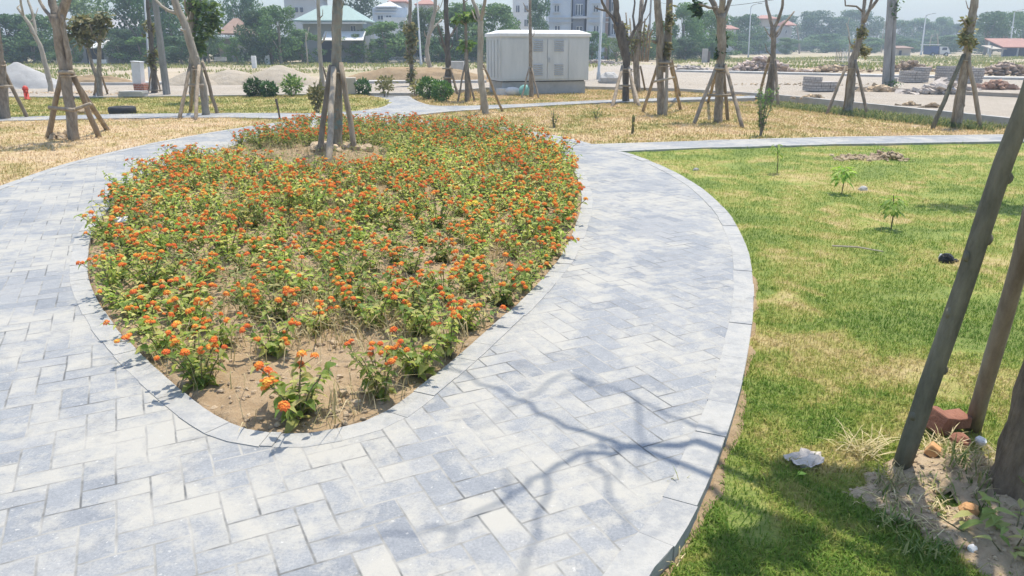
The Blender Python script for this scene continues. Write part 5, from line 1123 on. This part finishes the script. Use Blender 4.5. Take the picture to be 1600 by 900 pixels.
# ------------------------------------------------------------------ poles, lamps, wires
p = gp(261, 151, .0); Y = p.y; up = thing('utility_pole', p, 'weathered concrete utility pole leaning left beside the wrapped trunk', 'utility pole'); tp = at(244, 15, Y); t2 = p + (tp - p) * 2.0; mb = MB(); mb.tube([p - Vector((0, 0, .2)), p.lerp(t2, .5), t2], [.13, .10, .075], 8); mb.build('shaft', M_concd, up)
p = gp(1388, 138, ROAD_Z); YP = p.y; dp = thing('utility_pole', p, 'tall paired concrete utility poles with vines at the foot, right of the crooked tree', 'utility pole')
for px0, px1, w0, w1 in ((1384, 1392, 11, 9), (1394, 1398.5, 7, 6)):
    a = at(px0, 138, YP); b = at(px1, 0, YP); b = a + (b - a) * 2.2; mb = MB(); k = YP / F / 2; mb.tube([a - Vector((0, 0, .2)), a.lerp(b, .5), b], [w0 * k, (w0 + w1) / 2 * k, w1 * k], 4 if w0 > 8 else 8); mb.build('shaft', M_concd, dp)
T0 = at(1392, -150, YP)
leaves('vine', M_far[1], dp, [(at(1392, 132, YP - .1), (.45, .35, .22)), (at(1398, 8, YP), (.28, .25, .35)), (at(1394, 25, YP), (.14, .14, .4))], 260, .13)
def lamp(px, pyb, pxt, wpx, label, z=0.0, top=-90):
    p = gp(px, pyb, z); Y = p.y; r = thing('street_lamp', p, label, 'street lamp', 'slim grey street lamps beyond the road'); t = at(pxt, 0, Y); sl_ = (t - p) / (t.z - p.z); h = 6.2; b = p + sl_ * h; k = wpx * Y / F / 2
    mb = MB(); mb.tube([p - Vector((0, 0, .1)), p + sl_ * .3, p + sl_ * .35, b], [k * 1.5, k * 1.4, k, k * .62], 8); mb.build('pole', M_lamp, r, True)
    mb = MB(); mb.tube([b, b + Vector((.25, -.2, .25)), b + Vector((.8, -.5, .38))], [k * .6, k * .5, k * .45], 6); mb.build('arm', M_lamp, r, True)
    mb = MB(); mb.box(b + Vector((.95, -.58, .38)), (.5, .2, .09), R(-32)); mb.build('lamp_head', M_cabd, r)
lamp(235, 143, 226, 3.2, 'slim grey street lamp crossing the dark trees above the brown wrapped trunk')
lamp(658, 103, 652, 3, 'slim grey street lamp between the vine clad and the S bent trunk')
lamp(935, 124, 941, 4.2, 'thickest grey street lamp, just right of the cabinet', ROAD_Z)
lamp(1079, 88, 1085, 2.2, 'slim grey street lamp in front of the green trees left of the mossy trunk')
lamp(1169, 91, 1174, 2.0, 'slim grey street lamp left of the Y shaped tree')
lamp(1439, 86, 1450, 2.4, 'slim grey street lamp left of the parked lorry')
lamp(1576, 88, 1588, 2.0, 'slim grey street lamp in front of the red roofed shed')
lamp(1544, 85, 1549, 2.2, 'slim grey street lamp left of the red roofed shed')
# wire run from the paired pole to a far pole
p2 = gp(1012, 96, 0); far_pole = thing('utility_pole', p2, 'far concrete utility pole hidden among the canes, carrying the wire', 'utility pole'); t = p2 + Vector((0, 0, 6.0)); mb = MB(); mb.tube([p2, t], [.14, .09], 8); mb.build('shaft', M_concd, far_pole)
b = at(1393, -42, YP); mb = MB(); mb.tube([t.lerp(b, i / 14) - Vector((0, 0, .9 * (1 - (2 * i / 14 - 1) ** 2))) for i in range(15)], .014, 5); tag(mb.build('power_line', M_wire), 'dark wire sagging across the sky from the paired poles', 'wire')

# ------------------------------------------------------------------ houses, shed and lorry far behind
def fb(mb, px0, px1, py0, py1, Y, dep, off=0.0, mat=0, toground=False):
    a, b = at(px0, py1, Y), at(px1, py0, Y); z0 = -.2 if toground else a.z
    mb.box(((a.x + b.x) / 2, Y - off + dep / 2, (z0 + b.z) / 2), (b.x - a.x, dep, b.z - z0), 0, mat)
def fpart(name, mat, parent, *boxes):
    mb = MB()
    for b in boxes: fb(mb, *b[:5], *b[5:6], **(b[6] if len(b) > 6 else {}))
    return mb.build(name, mat, parent)
def window(parent, px0, px1, py0, py1, Y, sill=True, bars=1):
    f = fpart('window', M_white, parent, (px0, px1, py0, py1, Y, .12, dict(off=.07)))
    n = bars + 1; wv = (px1 - px0) / n; mb = MB()
    for i in range(n): fb(mb, px0 + wv * (i + .14), px0 + wv * (i + .86), py0 + (py1 - py0) * .07, py1 - (py1 - py0) * .07, Y, .03, .09)
    mb.build('pane', M_glass, f)
    if sill: fpart('sill', M_wallp, f, (px0 - 2, px1 + 2, py1 + .3, py1 + 2, Y, .3, dict(off=.25)))
def hip(parent, px0, px1, pye, pya, ridge0, ridge1, Y, dep, mat, ov=2, name='roof'):
    a, b = at(px0 - ov, pye, Y), at(px1 + ov, pye, Y); r0, r1 = at(ridge0, pya, Y), at(ridge1, pya, Y); y0, y1, ym = Y - .5, Y + dep + .5, Y + dep / 2
    e = a.z; t = .12; h = r0.z
    V = [(a.x, y0, e), (b.x, y0, e), (b.x, y1, e), (a.x, y1, e), (a.x, y0, e + t), (b.x, y0, e + t), (b.x, y1, e + t), (a.x, y1, e + t), (r0.x, ym, h), (r1.x, ym, h)]
    mb = MB(); mb.add(V, [(3, 2, 1, 0), (0, 1, 5, 4), (1, 2, 6, 5), (2, 3, 7, 6), (3, 0, 4, 7), (4, 5, 9, 8), (6, 7, 8, 9)], 0, .5); mb.ch.append((np.zeros((0, 3)), np.array([(mb.n - 5, mb.n - 4, mb.n - 1), (mb.n - 3, mb.n - 6, mb.n - 2)]), np.zeros(2, int), np.zeros(2)))
    return mb.build(name, mat, parent)
def house(px, Y, label, cat='house', name='house'): p = at(px, 95, Y); return thing(name, Vector((p.x, Y, 0)), label, cat)
# three storey villa behind the cabinet
Y = 92; h = house(912, Y, 'tall blue grey villa with ornate windows behind the grey cabinet', 'villa', 'villa')
for xa, xb in ((857, 894), (917, 952)): fpart('wall', M_wallb, h, (xa, xb, -70, 95, Y, 9, dict(toground=True)))
fpart('bay_wall', M_wallbd, h, (894.05, 916.95, -70, 95, Y, 8, dict(off=-.6, toground=True)))
fpart('corner_wing', M_wallp, h, (952.05, 970, -70, 95, Y, 7, dict(off=-.4, toground=True)))
for py in (27, 34, -8):
    for xa, xb in ((856, 894.5), (916.5, 952)): fpart('cornice', M_wallp, h, (xa, xb, py, py + 1.4, Y, .35, dict(off=.2)))
fpart('balcony', M_wallp, h, (894.1, 916.9, 25.5, 29, Y, .95, dict(off=.35)))
fpart('balcony', M_wallp, h, (949, 963, 56, 59, Y, .9, dict(off=.6)))
for x in (866, 927): window(h, x, x + 8, 8, 19, Y)
for x in (866.5, 927): window(h, x, x + 8.5, 40, 50, Y)
for x in (866, 927):
    for py in (5, 36): fpart('window_hood', M_wallp, h, (x - 2.5, x + 10.5, py, py + 1.4, Y, .3, dict(off=.21)))
window(h, 899, 911, 6, 24.5, Y + .55, False, 2); window(h, 900, 910, 41, 52, Y + .55, False, 1)
window(h, 955, 962, 36, 55, Y + .35, False, 1); window(h, 955, 962, 2, 18, Y + .35, False, 1)
fpart('pilaster', M_wallp, h, (857, 859.5, -70, 95, Y, .2, dict(off=.12))); fpart('pilaster', M_wallp, h, (891, 893.6, -70, 95, Y, .2, dict(off=.12))); fpart('pilaster', M_wallp, h, (917.4, 919.6, -70, 95, Y, .2, dict(off=.12))); fpart('downpipe', M_roofbr, h, (948, 950, -70, 95, Y, .15, dict(off=.14)))
hip(h, 855, 972, -70, -120, 890, 935, Y, 9, M_roofr)
# green roofed house
Y = 74; h = house(515, Y, 'house with a pale green hipped sheet roof behind the bed tree')
fpart('wall', M_wallg, h, (478, 566, 33, 98, Y, 6, dict(toground=True))); hip(h, 462, 566, 33.5, 6, 492, 532, Y, 6, M_roofg)
mb = MB(); a, b = at(468, 36, Y - .8), at(570, 36, Y - .8); mb.box(((a.x + b.x) / 2, Y - .5, a.z), (b.x - a.x, 1.2, .1)); mb.build('eave', M_white, h)
mb = MB(); a, b = at(503, 56, Y - 1.6), at(568, 56, Y - 1.6); mb.box(((a.x + b.x) / 2, Y - 1.1, (a.z)), (b.x - a.x, 1.7, .08), tilt=(R(28), 0)); mb.build('awning', M_white, h)
fpart('doorway', M_dark, h, (505, 520, 64, 98, Y, .1, dict(off=.05))); window(h, 548, 556, 40, 49, Y)
# grey house left of it with two small windows
Y = 92; h = house(468, Y, 'grey upper storey with two small windows above the trees, left of the green roof')
fpart('wall', M_wallp, h, (452, 492, -5, 95, Y, 6, dict(toground=True))); hip(h, 450, 494, -5, -30, 464, 480, Y, 6, M_roofgrey); window(h, 461, 466, 11, 20, Y, False); window(h, 469, 474, 11, 20, Y, False)
# gabled house right of the green roof
Y = 90; h = house(600, Y, 'pale gabled house with an open gallery above the big bush')
fpart('wall', M_wallb, h, (586, 636, 12, 95, Y, 6, dict(toground=True))); hip(h, 588, 620, 12, 0, 602, 604, Y, 6, M_wallp, 1)
for py in (14, 19): fpart('band', M_wallp, h, (585, 620, py, py + 1.5, Y, .4, dict(off=.3)))
window(h, 590, 599, 24, 31, Y, False); window(h, 603, 612, 24, 31, Y, False)
a = at(586, 30, Y); 
fpart('wing_wall', M_white, h, (600, 634, 27, 60, Y - 2, 1.5))
h = house(618, 95, 'small red roof tip showing above the gabled house'); Y = 99; fpart('wall', M_wallp, h, (611, 632, 3, 95, Y, 4, dict(toground=True))); hip(h, 608, 634, 4, -9, 620, 622, Y, 4, M_roofr)
h = house(664, 100, 'reddish roof far behind the trees right of the gabled house'); Y = 104; fpart('wall', M_wallp, h, (652, 676, 8, 95, Y, 4, dict(toground=True))); hip(h, 650, 678, 8, -3, 660, 668, Y, 4, M_roofr)
# white tall house glimpsed beyond the tree left of the villa
Y = 110; h = house(812, Y, 'tall white house glimpsed between tree and villa left of the cabinet top'); fpart('wall', M_white, h, (801, 832, -30, 95, Y, 5, dict(toground=True))); hip(h, 799, 834, -30, -48, 812, 820, Y, 5, M_roofgrey)
for py in (8, 30): window(h, 806, 812, py, py + 12, Y, False); window(h, 819, 825, py, py + 12, Y, False)
# left houses
Y = 78; h = house(180, Y, 'weathered grey hipped roof among the trees on the left'); fpart('wall', M_wallt, h, (150, 212, 46, 95, Y, 6, dict(toground=True))); hip(h, 146, 216, 46, 20, 168, 188, Y, 6, M_roofgrey)
Y = 70; h = house(140, Y, 'low grey shed with a white awning behind the two stemmed olive tree', 'shed', 'shed'); fpart('wall', M_wallg, h, (114, 164, 64, 99, Y, 4, dict(toground=True)))
mb = MB(); a, b = at(135, 69, Y - 1), at(164, 69, Y - 1); mb.box(((a.x + b.x) / 2, Y - .6, a.z), (b.x - a.x, 1.5, .08), tilt=(R(25), 0)); mb.build('awning', M_white, h); fpart('doorway', M_dark, h, (138, 160, 76, 99, Y, .1, dict(off=.05)))
mb = MB(); a, b = at(112, 62, Y), at(166, 62, Y); mb.box(((a.x + b.x) / 2, Y + 2, a.z + .06), (b.x - a.x, 4.6, .1)); mb.build('roof', M_wallt, h); fpart('low_wall', M_white, h, (140, 166, 93, 100, Y - 2, .2))
Y = 76; h = house(362, Y, 'brown tiled house with a pale awning among dark trees, right of the pale leaning trunk'); fpart('wall', M_wallg, h, (345, 386, 58, 98, Y, 5, dict(toground=True))); hip(h, 344, 374, 54, 27, 350, 358, Y, 5, M_roofbr); fpart('awning', M_white, h, (346, 386, 58, 60.5, Y, 1.2, dict(off=1.1))); fpart('front_wall', M_wallt, h, (345, 362, 71, 80, Y, .2, dict(off=.5)))
Y = 66; mb = MB(); fb(mb, 335, 352, 89, 95, Y, .3); tag(mb.build('low_wall', M_conc), 'small pale low wall in the grass below the brown tiled house', 'wall')
# middle right houses
Y = 150; h = house(1205, Y, 'grey house with orange tiled roof parts behind the Y shaped tree'); fpart('wall', M_wallg, h, (1180, 1238, 42, 82, Y, 6, dict(toground=True))); fpart('upper_storey', M_wallt, h, (1190, 1212, 29, 42, Y, 5)); hip(h, 1186, 1216, 30, 23, 1196, 1206, Y, 5, M_roofr); hip(h, 1228, 1242, 40, 31, 1232, 1238, Y, 5, M_roofr)
for x in (1181.5, 1196, 1226): window(h, x, x + 4, 47, 53, Y, False, 0)
for py in (43, 55): fpart('band', M_white, h, (1180, 1206, py, py + 1.5, Y, .4, dict(off=.3)))
Y = 135; h = house(1143, Y, 'small house with a red roof just right of the mossy trunk'); fpart('wall', M_wallp, h, (1136, 1150, 46, 82, Y, 4, dict(toground=True))); hip(h, 1135, 1152, 46, 39, 1139, 1147, Y, 4, M_roofr); window(h, 1141, 1145, 62, 70, Y, False, 0)
# red roofed shed far right
Y = 112; h = house(1580, Y, 'open dark shed with a red sheet roof at the far right', 'shed', 'shed'); fpart('wall', M_dark, h, (1566, 1616, 72, 89, Y + 3, .3, dict(toground=True)))
for x in (1548, 1566, 1590, 1616): fpart('post', M_lamp, h, (x, x + 1.6, 72, 89, Y, .15, dict(toground=True)))
mb = MB(); a, b = at(1562, 70, Y), at(1624, 70, Y); mb.box(((a.x + b.x) / 2, Y + 1.5, a.z + .25), (b.x - a.x, 5, .12), tilt=(R(14), 0)); mb.build('roof', M_roofr, h)
mb = MB(); a, b = at(1546, 74, Y), at(1568, 74, Y); mb.box(((a.x + b.x) / 2, Y + .6, a.z), (b.x - a.x, 3, .1), tilt=(R(9), 0)); mb.build('side_roof', M_wallt, h); fpart('tarpaulin', M_blue, h, (1567, 1592, 74, 89, Y + 2.5, .1, dict(toground=True)))
# lorry: cab to the right, dark load body with a pale canopy rail
Y = 118; p = at(1467, 87, Y); lo = thing('lorry', Vector((p.x, Y, 0)), 'small white cab lorry with a dark blue load bed parked before the far trees', 'lorry')
fpart('load_bed', M_blue, lo, (1453, 1468, 72, 84.5, Y, 2)); fpart('canopy', M_white, lo, (1449, 1470, 69, 70.3, Y, 2.2, dict(off=.1))); fpart('chassis', M_dark, lo, (1453, 1482, 84, 85.5, Y, 1.8, dict(off=-.1)))
mb = MB(); q = [at(1468.5, 84.5, Y), at(1484, 84.5, Y), at(1484, 79, Y), at(1481, 73, Y), at(1468.5, 73, Y)]; V = [tuple(v) for v in q] + [(v.x, v.y + 2, v.z) for v in q]
mb.add(V, [(0, 1, 2, 3, 4)], 0, .5); mb.add(V, [(9, 8, 7, 6, 5)], 0, .5); mb.add(V, [(i, i + 5, (i + 1) % 5 + 5, (i + 1) % 5) for i in range(5)], 0, .5); cabn = mb.build('cab', M_white, lo)
fpart('side_window', M_glass, cabn, (1472, 1480, 74.3, 78.3, Y, .1, dict(off=.04))); fpart('bumper', M_wallg, lo, (1480, 1485.5, 82.5, 84.5, Y, 2.1, dict(off=.06)))
for x in (1457, 1478):
    c = at(x, 85.2, Y); mb = MB(); mb.tube([(c.x, Y - .12, c.z), (c.x, Y + .18, c.z)], .32, 14); wl = mb.build('wheel', M_rub, lo); mb = MB(); mb.tube([(c.x, Y - .15, c.z), (c.x, Y - .10, c.z)], .16, 10); mb.build('rim', M_lamp, wl)
# brown hut and timber pile further left
Y = 125; h = house(1408, Y, 'low brown hut beside the paired poles, before the far trees', 'hut', 'hut'); fpart('wall', M_wallt, h, (1402, 1424, 75, 86, Y, 3, dict(toground=True))); hip(h, 1400, 1426, 76, 71.5, 1406, 1420, Y, 3, M_roofbr, 0); fpart('doorway', M_dark, h, (1404, 1409, 79, 86, Y, .1, dict(off=.05)))

# ------------------------------------------------------------------ trees beyond the road
def tree_proto(mat, n, lobes, leaf, name='background_tree', low=.2, lean=0):
    r = thing(name, Vector((0, 0, 0)), 'x', 'tree', 'trees and bushes beyond the road'); cs = []
    for i in range(lobes):
        a = random.uniform(0, 6.283); z = low + (1 - low) * ((i + .5) / lobes) ** .8; rad = .5 * math.sin(math.pi * min(.97, max(.12, (z - low) / (1 - low) * .8 + .16))) ** .6
        q = rad * random.uniform(.3, 1.08); s = random.uniform(.13, .24) * (1.15 if i < lobes * .6 else .9); cs.append((Vector((math.cos(a) * q * 7, math.sin(a) * q * 6, min(z, 1 - s * .6) * 8)), s * 6.2))
    mb = MB(); mb.tube(wob([Vector((0, 0, -.2)), Vector((.1, 0, 2)), Vector((lean, .1, 5))], 3, .06), interp([.26, .2, .1], 3, 3), 8); mb.build('trunk', M_bark, r, True)
    for c, s in random.sample(cs, 4):
        mb = MB(); mb.tube([Vector((.08, 0, 1.6)), Vector((c.x * .4, c.y * .4, c.z * .55 + .6)), c], [.11, .08, .03], 6); mb.build('branch', M_bark, r, True)
    N = n; ci = rng.integers(0, len(cs), N); C = np.array([list(c) for c, s in cs])[ci]; Sz = np.array([s for c, s in cs])[ci]
    v = rng.normal(size=(N, 3)); v /= np.linalg.norm(v, axis=1)[:, None]; rr = (.55 + .5 * rng.random(N) ** .6) * Sz; Pp = C + v * rr[:, None] * np.array([1, 1, .72]); Pp[:, 2] = np.maximum(Pp[:, 2], .15)
    nrm = v * .9 + rng.normal(size=(N, 3)) * .6 + np.array([0, 0, .35]); nrm /= np.linalg.norm(nrm, axis=1)[:, None]; u = np.cross(nrm, rng.normal(size=(N, 3))); u /= np.linalg.norm(u, axis=1)[:, None]; w_ = np.cross(nrm, u); L = leaf * (.6 + .8 * rng.random(N))[:, None]
    V = np.stack([Pp - u * L, Pp - w_ * L * .5, Pp + u * L, Pp + w_ * L * .5], 1); mb = MB(); mb.add(V.reshape(-1, 3), np.arange(N * 4).reshape(N, 4), 0, np.clip(rng.random(N) * .7 + .3 * rng.random(len(cs))[ci], 0, 1)); mb.build('crown', mat, r); return r
PROT = {'d': [tree_proto(M_far[0], 5200, 26, .17), tree_proto(M_far[0], 5200, 22, .19, low=.08)], 'm': [tree_proto(M_far[1], 5200, 24, .17), tree_proto(M_far[1], 5200, 20, .19, low=.06)],
        'l': [tree_proto(M_far[2], 3600, 18, .18, low=.3), tree_proto(M_far[2], 4200, 20, .17, low=.05)], 't': [tree_proto(M_far[1], 3600, 14, .18, low=.5), tree_proto(M_far[0], 3800, 15, .18, low=.45)]}
usedp = set()
def bg(px, pyb, wpx, pyt, kind, v, label, Y=None):
    p = gp(px, pyb, -.03); Y = Y or p.y
    b = at(px, pyb, Y); t = at(px, pyt, Y); src = PROT[kind][v]
    if (kind, v) not in usedp: o = src; usedp.add((kind, v))
    else: o = copy_tree(src)
    o.location = (b.x, Y, -.05); o.rotation_euler = (0, 0, random.uniform(0, 6.28)); sx_ = wpx * Y / F / 6.6; o.scale = (sx_, sx_, max(.3, (t.z + .05) / 8.1)); o['label'] = label
    if pyb - pyt < 45: o.name = 'background_bush'; o['category'] = 'bush'
for a in [
    (-60, 100, 130, 20, 'd', 0, 'dark tree at the extreme left edge beyond the gravel heap'),
    (22, 99, 85, 20, 'd', 1, 'dark dense tree behind the gravel heap at the left edge', 72),
    (16, 100, 60, 55, 'l', 1, 'light green leafy bush right behind the gravel heap'),
    (72, 99, 75, 20, 'm', 0, 'green tree behind the slender pale leaning tree', 73),
    (55, 100, 60, 72, 'm', 1, 'low mid green bush between the gravel heap and the thick forked tree'),
    (135, 98, 85, -12, 'l', 0, 'tall bright green tree over the low grey shed', 84),
    (118, 101, 24, 87, 'm', 1, 'small round bush in front of the low grey shed'),
    (190, 101, 60, 44, 'd', 0, 'dark rounded tree just right of the low grey shed'),
    (228, 101, 85, -25, 'd', 1, 'tall dark tree behind the brown wrapped trunk', 74),
    (275, 101, 85, -30, 'd', 0, 'tall dark tree between the leaning pole and the pale leaning trunk', 72),
    (222, 101, 60, 60, 'm', 1, 'mid green bush at the foot of the tall dark trees above the white pillar'),
    (285, 102, 60, 55, 'd', 1, 'dark bush low behind the pale leaning trunk'),
    (327, 100, 55, -5, 'm', 0, 'green tree left of the brown tiled house', 72),
    (372, 100, 36, 74, 'm', 1, 'low leafy bush in front of the brown tiled house'),
    (385, 99, 70, -40, 'd', 0, 'tall dark tree right behind the brown tiled house', 84),
    (405, 101, 60, 15, 'd', 1, 'dark leafy tree right of the brown tiled house'),
    (440, 101, 70, 6, 'm', 0, 'broad mid green tree left of the green roofed house', 68),
    (425, 101, 55, 58, 'd', 1, 'dark undergrowth bush above the sand heap'),
    (474, 100, 56, 44, 'm', 1, 'leafy bush below the left end of the green roof'),
    (552, 99, 60, 52, 'l', 1, 'light green bush under the white awning right of the bed tree'),
    (603, 99, 78, 32, 'm', 1, 'big rounded bush tree left end of the picket fence'),
    (566, 95, 60, -45, 'd', 0, 'dark tall tree behind the green roof and left of the gabled house', 100),
    (648, 98, 60, 30, 'm', 0, 'green tree behind the vine clad trunk and fence'),
    (672, 97, 60, 8, 'l', 0, 'light feathery tree behind the S bent trunk', 76),
    (715, 98, 75, 2, 'm', 1, 'tall green tree behind the dark straight trunk', 74),
    (690, 99, 60, 60, 'd', 1, 'dark bush behind the middle of the picket fence'),
    (770, 98, 85, 3, 'm', 0, 'tall green tree behind the left end of the cabinet', 76),
    (748, 99, 50, 62, 'd', 1, 'dark bush behind the right end of the picket fence'),
    (842, 96, 36, -8, 'd', 0, 'narrow dark tree touching the left side of the villa', 86),
    (925, 97, 46, 48, 'd', 1, 'dark rounded bush under the villa windows right of the cabinet', 80),
    (963, 97, 44, 60, 'l', 1, 'light green bush below the villa corner wing', 78),
    (1000, 95, 50, 48, 'm', 1, 'grey green bush behind the bare canes', 82),
    (1030, 94, 50, 30, 'm', 0, 'green tree behind the twin stemmed trunk', 88),
    (1066, 94, 60, 2, 'm', 0, 'tall green tree right of the twin stemmed trunk'),
    (1098, 93, 55, 14, 'm', 1, 'green tree left of the mossy trunk', 92),
    (1070, 95, 40, 60, 'd', 1, 'dark hollow of undergrowth right of the twin stemmed trunk'),
    (1116, 92, 50, 20, 'm', 1, 'green tree right behind the mossy trunk', 98),
    (1136, 88, 36, 27, 'd', 0, 'dark tree behind the small red roofed house', 150),
    (1164, 86, 55, 21, 'd', 1, 'dark rounded tree left of the Y shaped tree', 140),
    (1150, 86, 44, 52, 'd', 1, 'low dark bush below the small red roofed house', 130),
    (1186, 84, 34, 55, 'd', 1, 'low dark bush in front of the grey house with orange roofs', 140),
    (1228, 84, 34, 58, 'm', 1, 'low bush right in front of the grey house with orange roofs', 140),
    (1212, 80, 90, 22, 'd', 0, 'far tree rising behind the grey house with orange roofs', 200),
    (1268, 81, 62, 15, 'd', 0, 'bluish dark tree left of the crooked trunk, tallest of the far wood'),
    (1300, 81, 56, 25, 'd', 1, 'dark tree between the bluish tall one and the crooked trunk'),
    (1334, 80, 76, 13, 'm', 0, 'broad domed tree right behind the crooked trunk'),
    (1290, 82, 60, 52, 'd', 1, 'low dark bushes left of the crooked trunk', 165),
    (1366, 80, 46, 32, 'l', 0, 'light green tree right of the crooked trunk'),
    (1362, 82, 44, 58, 'm', 1, 'low green bush between the crooked trunk and the paired poles', 160),
    (1402, 80, 50, 30, 'm', 0, 'domed tree just right of the paired poles'),
    (1430, 80, 50, 27, 'm', 1, 'tree behind the low brown hut'),
    (1410, 83, 40, 60, 'd', 1, 'dark bush behind the low brown hut', 150),
    (1452, 80, 40, 33, 'd', 0, 'tree left of the lorry with a rounded top'),
    (1468, 80, 34, 25, 't', 0, 'thin crowned tree rising behind the lorry'),
    (1492, 80, 46, 36, 'd', 1, 'dark low topped tree right of the lorry'),
    (1480, 82, 50, 55, 'd', 1, 'dark undergrowth directly behind the lorry cab', 150),
    (1512, 80, 40, 33, 'd', 0, 'dark tree behind the right leaning tree'),
    (1538, 84, 60, 16, 't', 1, 'spreading tree with a bare pale trunk left of the red roofed shed', 130),
    (1568, 84, 60, 16, 't', 0, 'spreading open crowned tree above the red roofed shed', 135),
    (1548, 82, 60, 48, 'd', 1, 'dark undergrowth left of the red roofed shed', 150),
    (1602, 82, 60, 22, 'm', 0, 'tree at the right edge behind the red roofed shed', 140),
    (1640, 82, 70, 18, 'd', 0, 'dark tree beyond the right edge of the photo', 140),
    (1690, 82, 70, 20, 'm', 1, 'green tree beyond the right edge of the photo', 140),
]: bg(*a[:7], Y=a[7] if len(a) > 7 else None)
for i in range(17): bg(1150 + i * 30, 81, 50, 62 - i % 3 * 4, 'dm'[i % 2], 1, 'low dark undergrowth at the foot of the far wood on the right', 185)
for i in range(26): bg(-20 + i * 31, 99.5, 50, 76 - i % 4 * 4, 'dm'[i % 2], 1, 'low dark undergrowth between the trunks of the tree row on the left', 78)
for i in range(6): bg(985 + i * 28, 95, 46, 70 - i % 3 * 5, 'dm'[i % 2], 1, 'low dark undergrowth behind the canes and the twin stemmed tree', 92)
# pale bare trunks standing before the right hand wood
for px, pyb, pts, w_, lab in ((1249, 84, [(1249, 70), (1247, 55), (1244, 42)], 2.6, 'pale bare trunk in front of the bluish tall tree'), (1326, 100, [(1327, 80), (1328, 60), (1326, 48), (1322, 36)], 2.2, 'thin pale bare trunk directly left of the crooked trunk'), (1377, 82, [(1378, 65), (1381, 45), (1383, 35)], 1.6, 'thin pale forked trunk left of the paired poles'),
                              (1451, 86, [(1453, 68), (1455, 58), (1457, 54)], 1.8, 'short pale trunk left of the lorry'), (1466, 86, [(1466, 70), (1464, 52)], 1.6, 'pale trunk in front of the lorry load bed'), (1424, 80, [(1425, 60), (1425, 45)], 1.2, 'thin pale trunk right of the low brown hut'), (1068, 92, [(1070, 75), (1072, 60), (1073, 45)], 1.8, 'thin pale trunk right of the twin stemmed tree'), (481, 103, [(480, 85), (478, 65), (478, 50)], 2.4, 'thin pale trunk left of the pale pole like tree'),
                              (88, 101, [(90, 88), (89, 78), (87, 68)], 2.5, 'short pale trunk behind the thick forked tree')):
    b = gp(px, pyb, 0); r = thing('bare_tree', b, lab, 'tree'); limb('trunk', [(px, pyb + .5)] + pts, [w_, w_ * .9, w_ * .75, w_ * .6, w_ * .5][:len(pts) + 1], b.y, M_barkp, r, 0, 2, 6)
    limb('branch', [pts[-2], (pts[-1][0] + 3, pts[-1][1] + 2), (pts[-1][0] + 5, pts[-1][1] - 8)], [w_ * .5, w_ * .4, w_ * .3], b.y, M_barkp, r, .4, 2, 5)
# rough grass and weeds of the vacant land
def rough(name, poly, n, h, wd, mat, label, gx=.09):
    P = np.array([(p[0], p[1]) for p in poly]); lo_, hi = P.min(0), P.max(0); out = []
    while sum(map(len, out)) < n:
        Q = lo_ + (hi - lo_) * rng.random((n, 2)); k = inside(poly, Q[:, 0], Q[:, 1]) & (vnoise(Q[:, 0], Q[:, 1], .22, 71) + .3 * vnoise(Q[:, 0], Q[:, 1], 1.3, 72) > .55); out.append(Q[k])
    Q = np.concatenate(out)[:n]; Z = ground_z(Q[:, 0], Q[:, 1]); mb = MB(); add_blades(mb, blades(np.c_[Q, Z - .02], h, wd, .9)); tag(mb.build(name, mat, origin=Vector((0, 0, 0))), label, 'grass', kind='stuff')
M_rg = mat_leaf('rough_grass', [(0, (.13, .18, .05)), (.5, (.22, .25, .08)), (1, (.38, .34, .15))], .3, .8)
rough('rough_grass', [gp(-100, 125).xy, gp(330, 122).xy, gp(560, 112).xy, gp(1000, 104).xy, gp(1000, 98).xy, gp(-100, 98).xy], 13000, .20, .06, M_rg, 'rough green and yellow grass before the tree line on the left')
rough('rough_grass', [gp(1040, 104).xy, gp(1700, 116).xy, gp(1640, 86).xy, gp(1040, 92).xy], 12000, .22, .10, M_rg, 'rough grass of the vacant land beyond the road on the right')
rough('weeds', [gp(1195, 152.5).xy, gp(1250, 158).xy, gp(1400, 173).xy, gp(1600, 194).xy, gp(1600, 201).xy, gp(1400, 182).xy, gp(1240, 165).xy, gp(1180, 158).xy], 5200, .16, .025, mat_leaf('kerb_weed', [(0, (.07, .11, .04)), (.6, (.15, .18, .07)), (1, (.28, .27, .12))], .3, .8), 'dark weeds along the foot of the kerb wall')

# ------------------------------------------------------------------ air
mb = MB(); mb.box((0, 200, 9.2), (1000, 600, 22)); hz = mb.build('haze', None); hz.data.materials.clear()
hm = bpy.data.materials.new('haze'); hm.use_nodes = True; ht = hm.node_tree; ht.nodes.remove(ht.nodes['Principled BSDF']); pv = ht.nodes.new('ShaderNodeVolumePrincipled')
pv.inputs['Color'].default_value = (.76, .88, 1, 1); pv.inputs['Density'].default_value = .0018; pv.inputs['Anisotropy'].default_value = .2
ht.links.new(pv.outputs[0], ht.nodes['Material Output'].inputs['Volume']); hz.data.materials.append(hm); tag(hz, 'thin pale midday haze over the whole place', 'haze', kind='stuff')
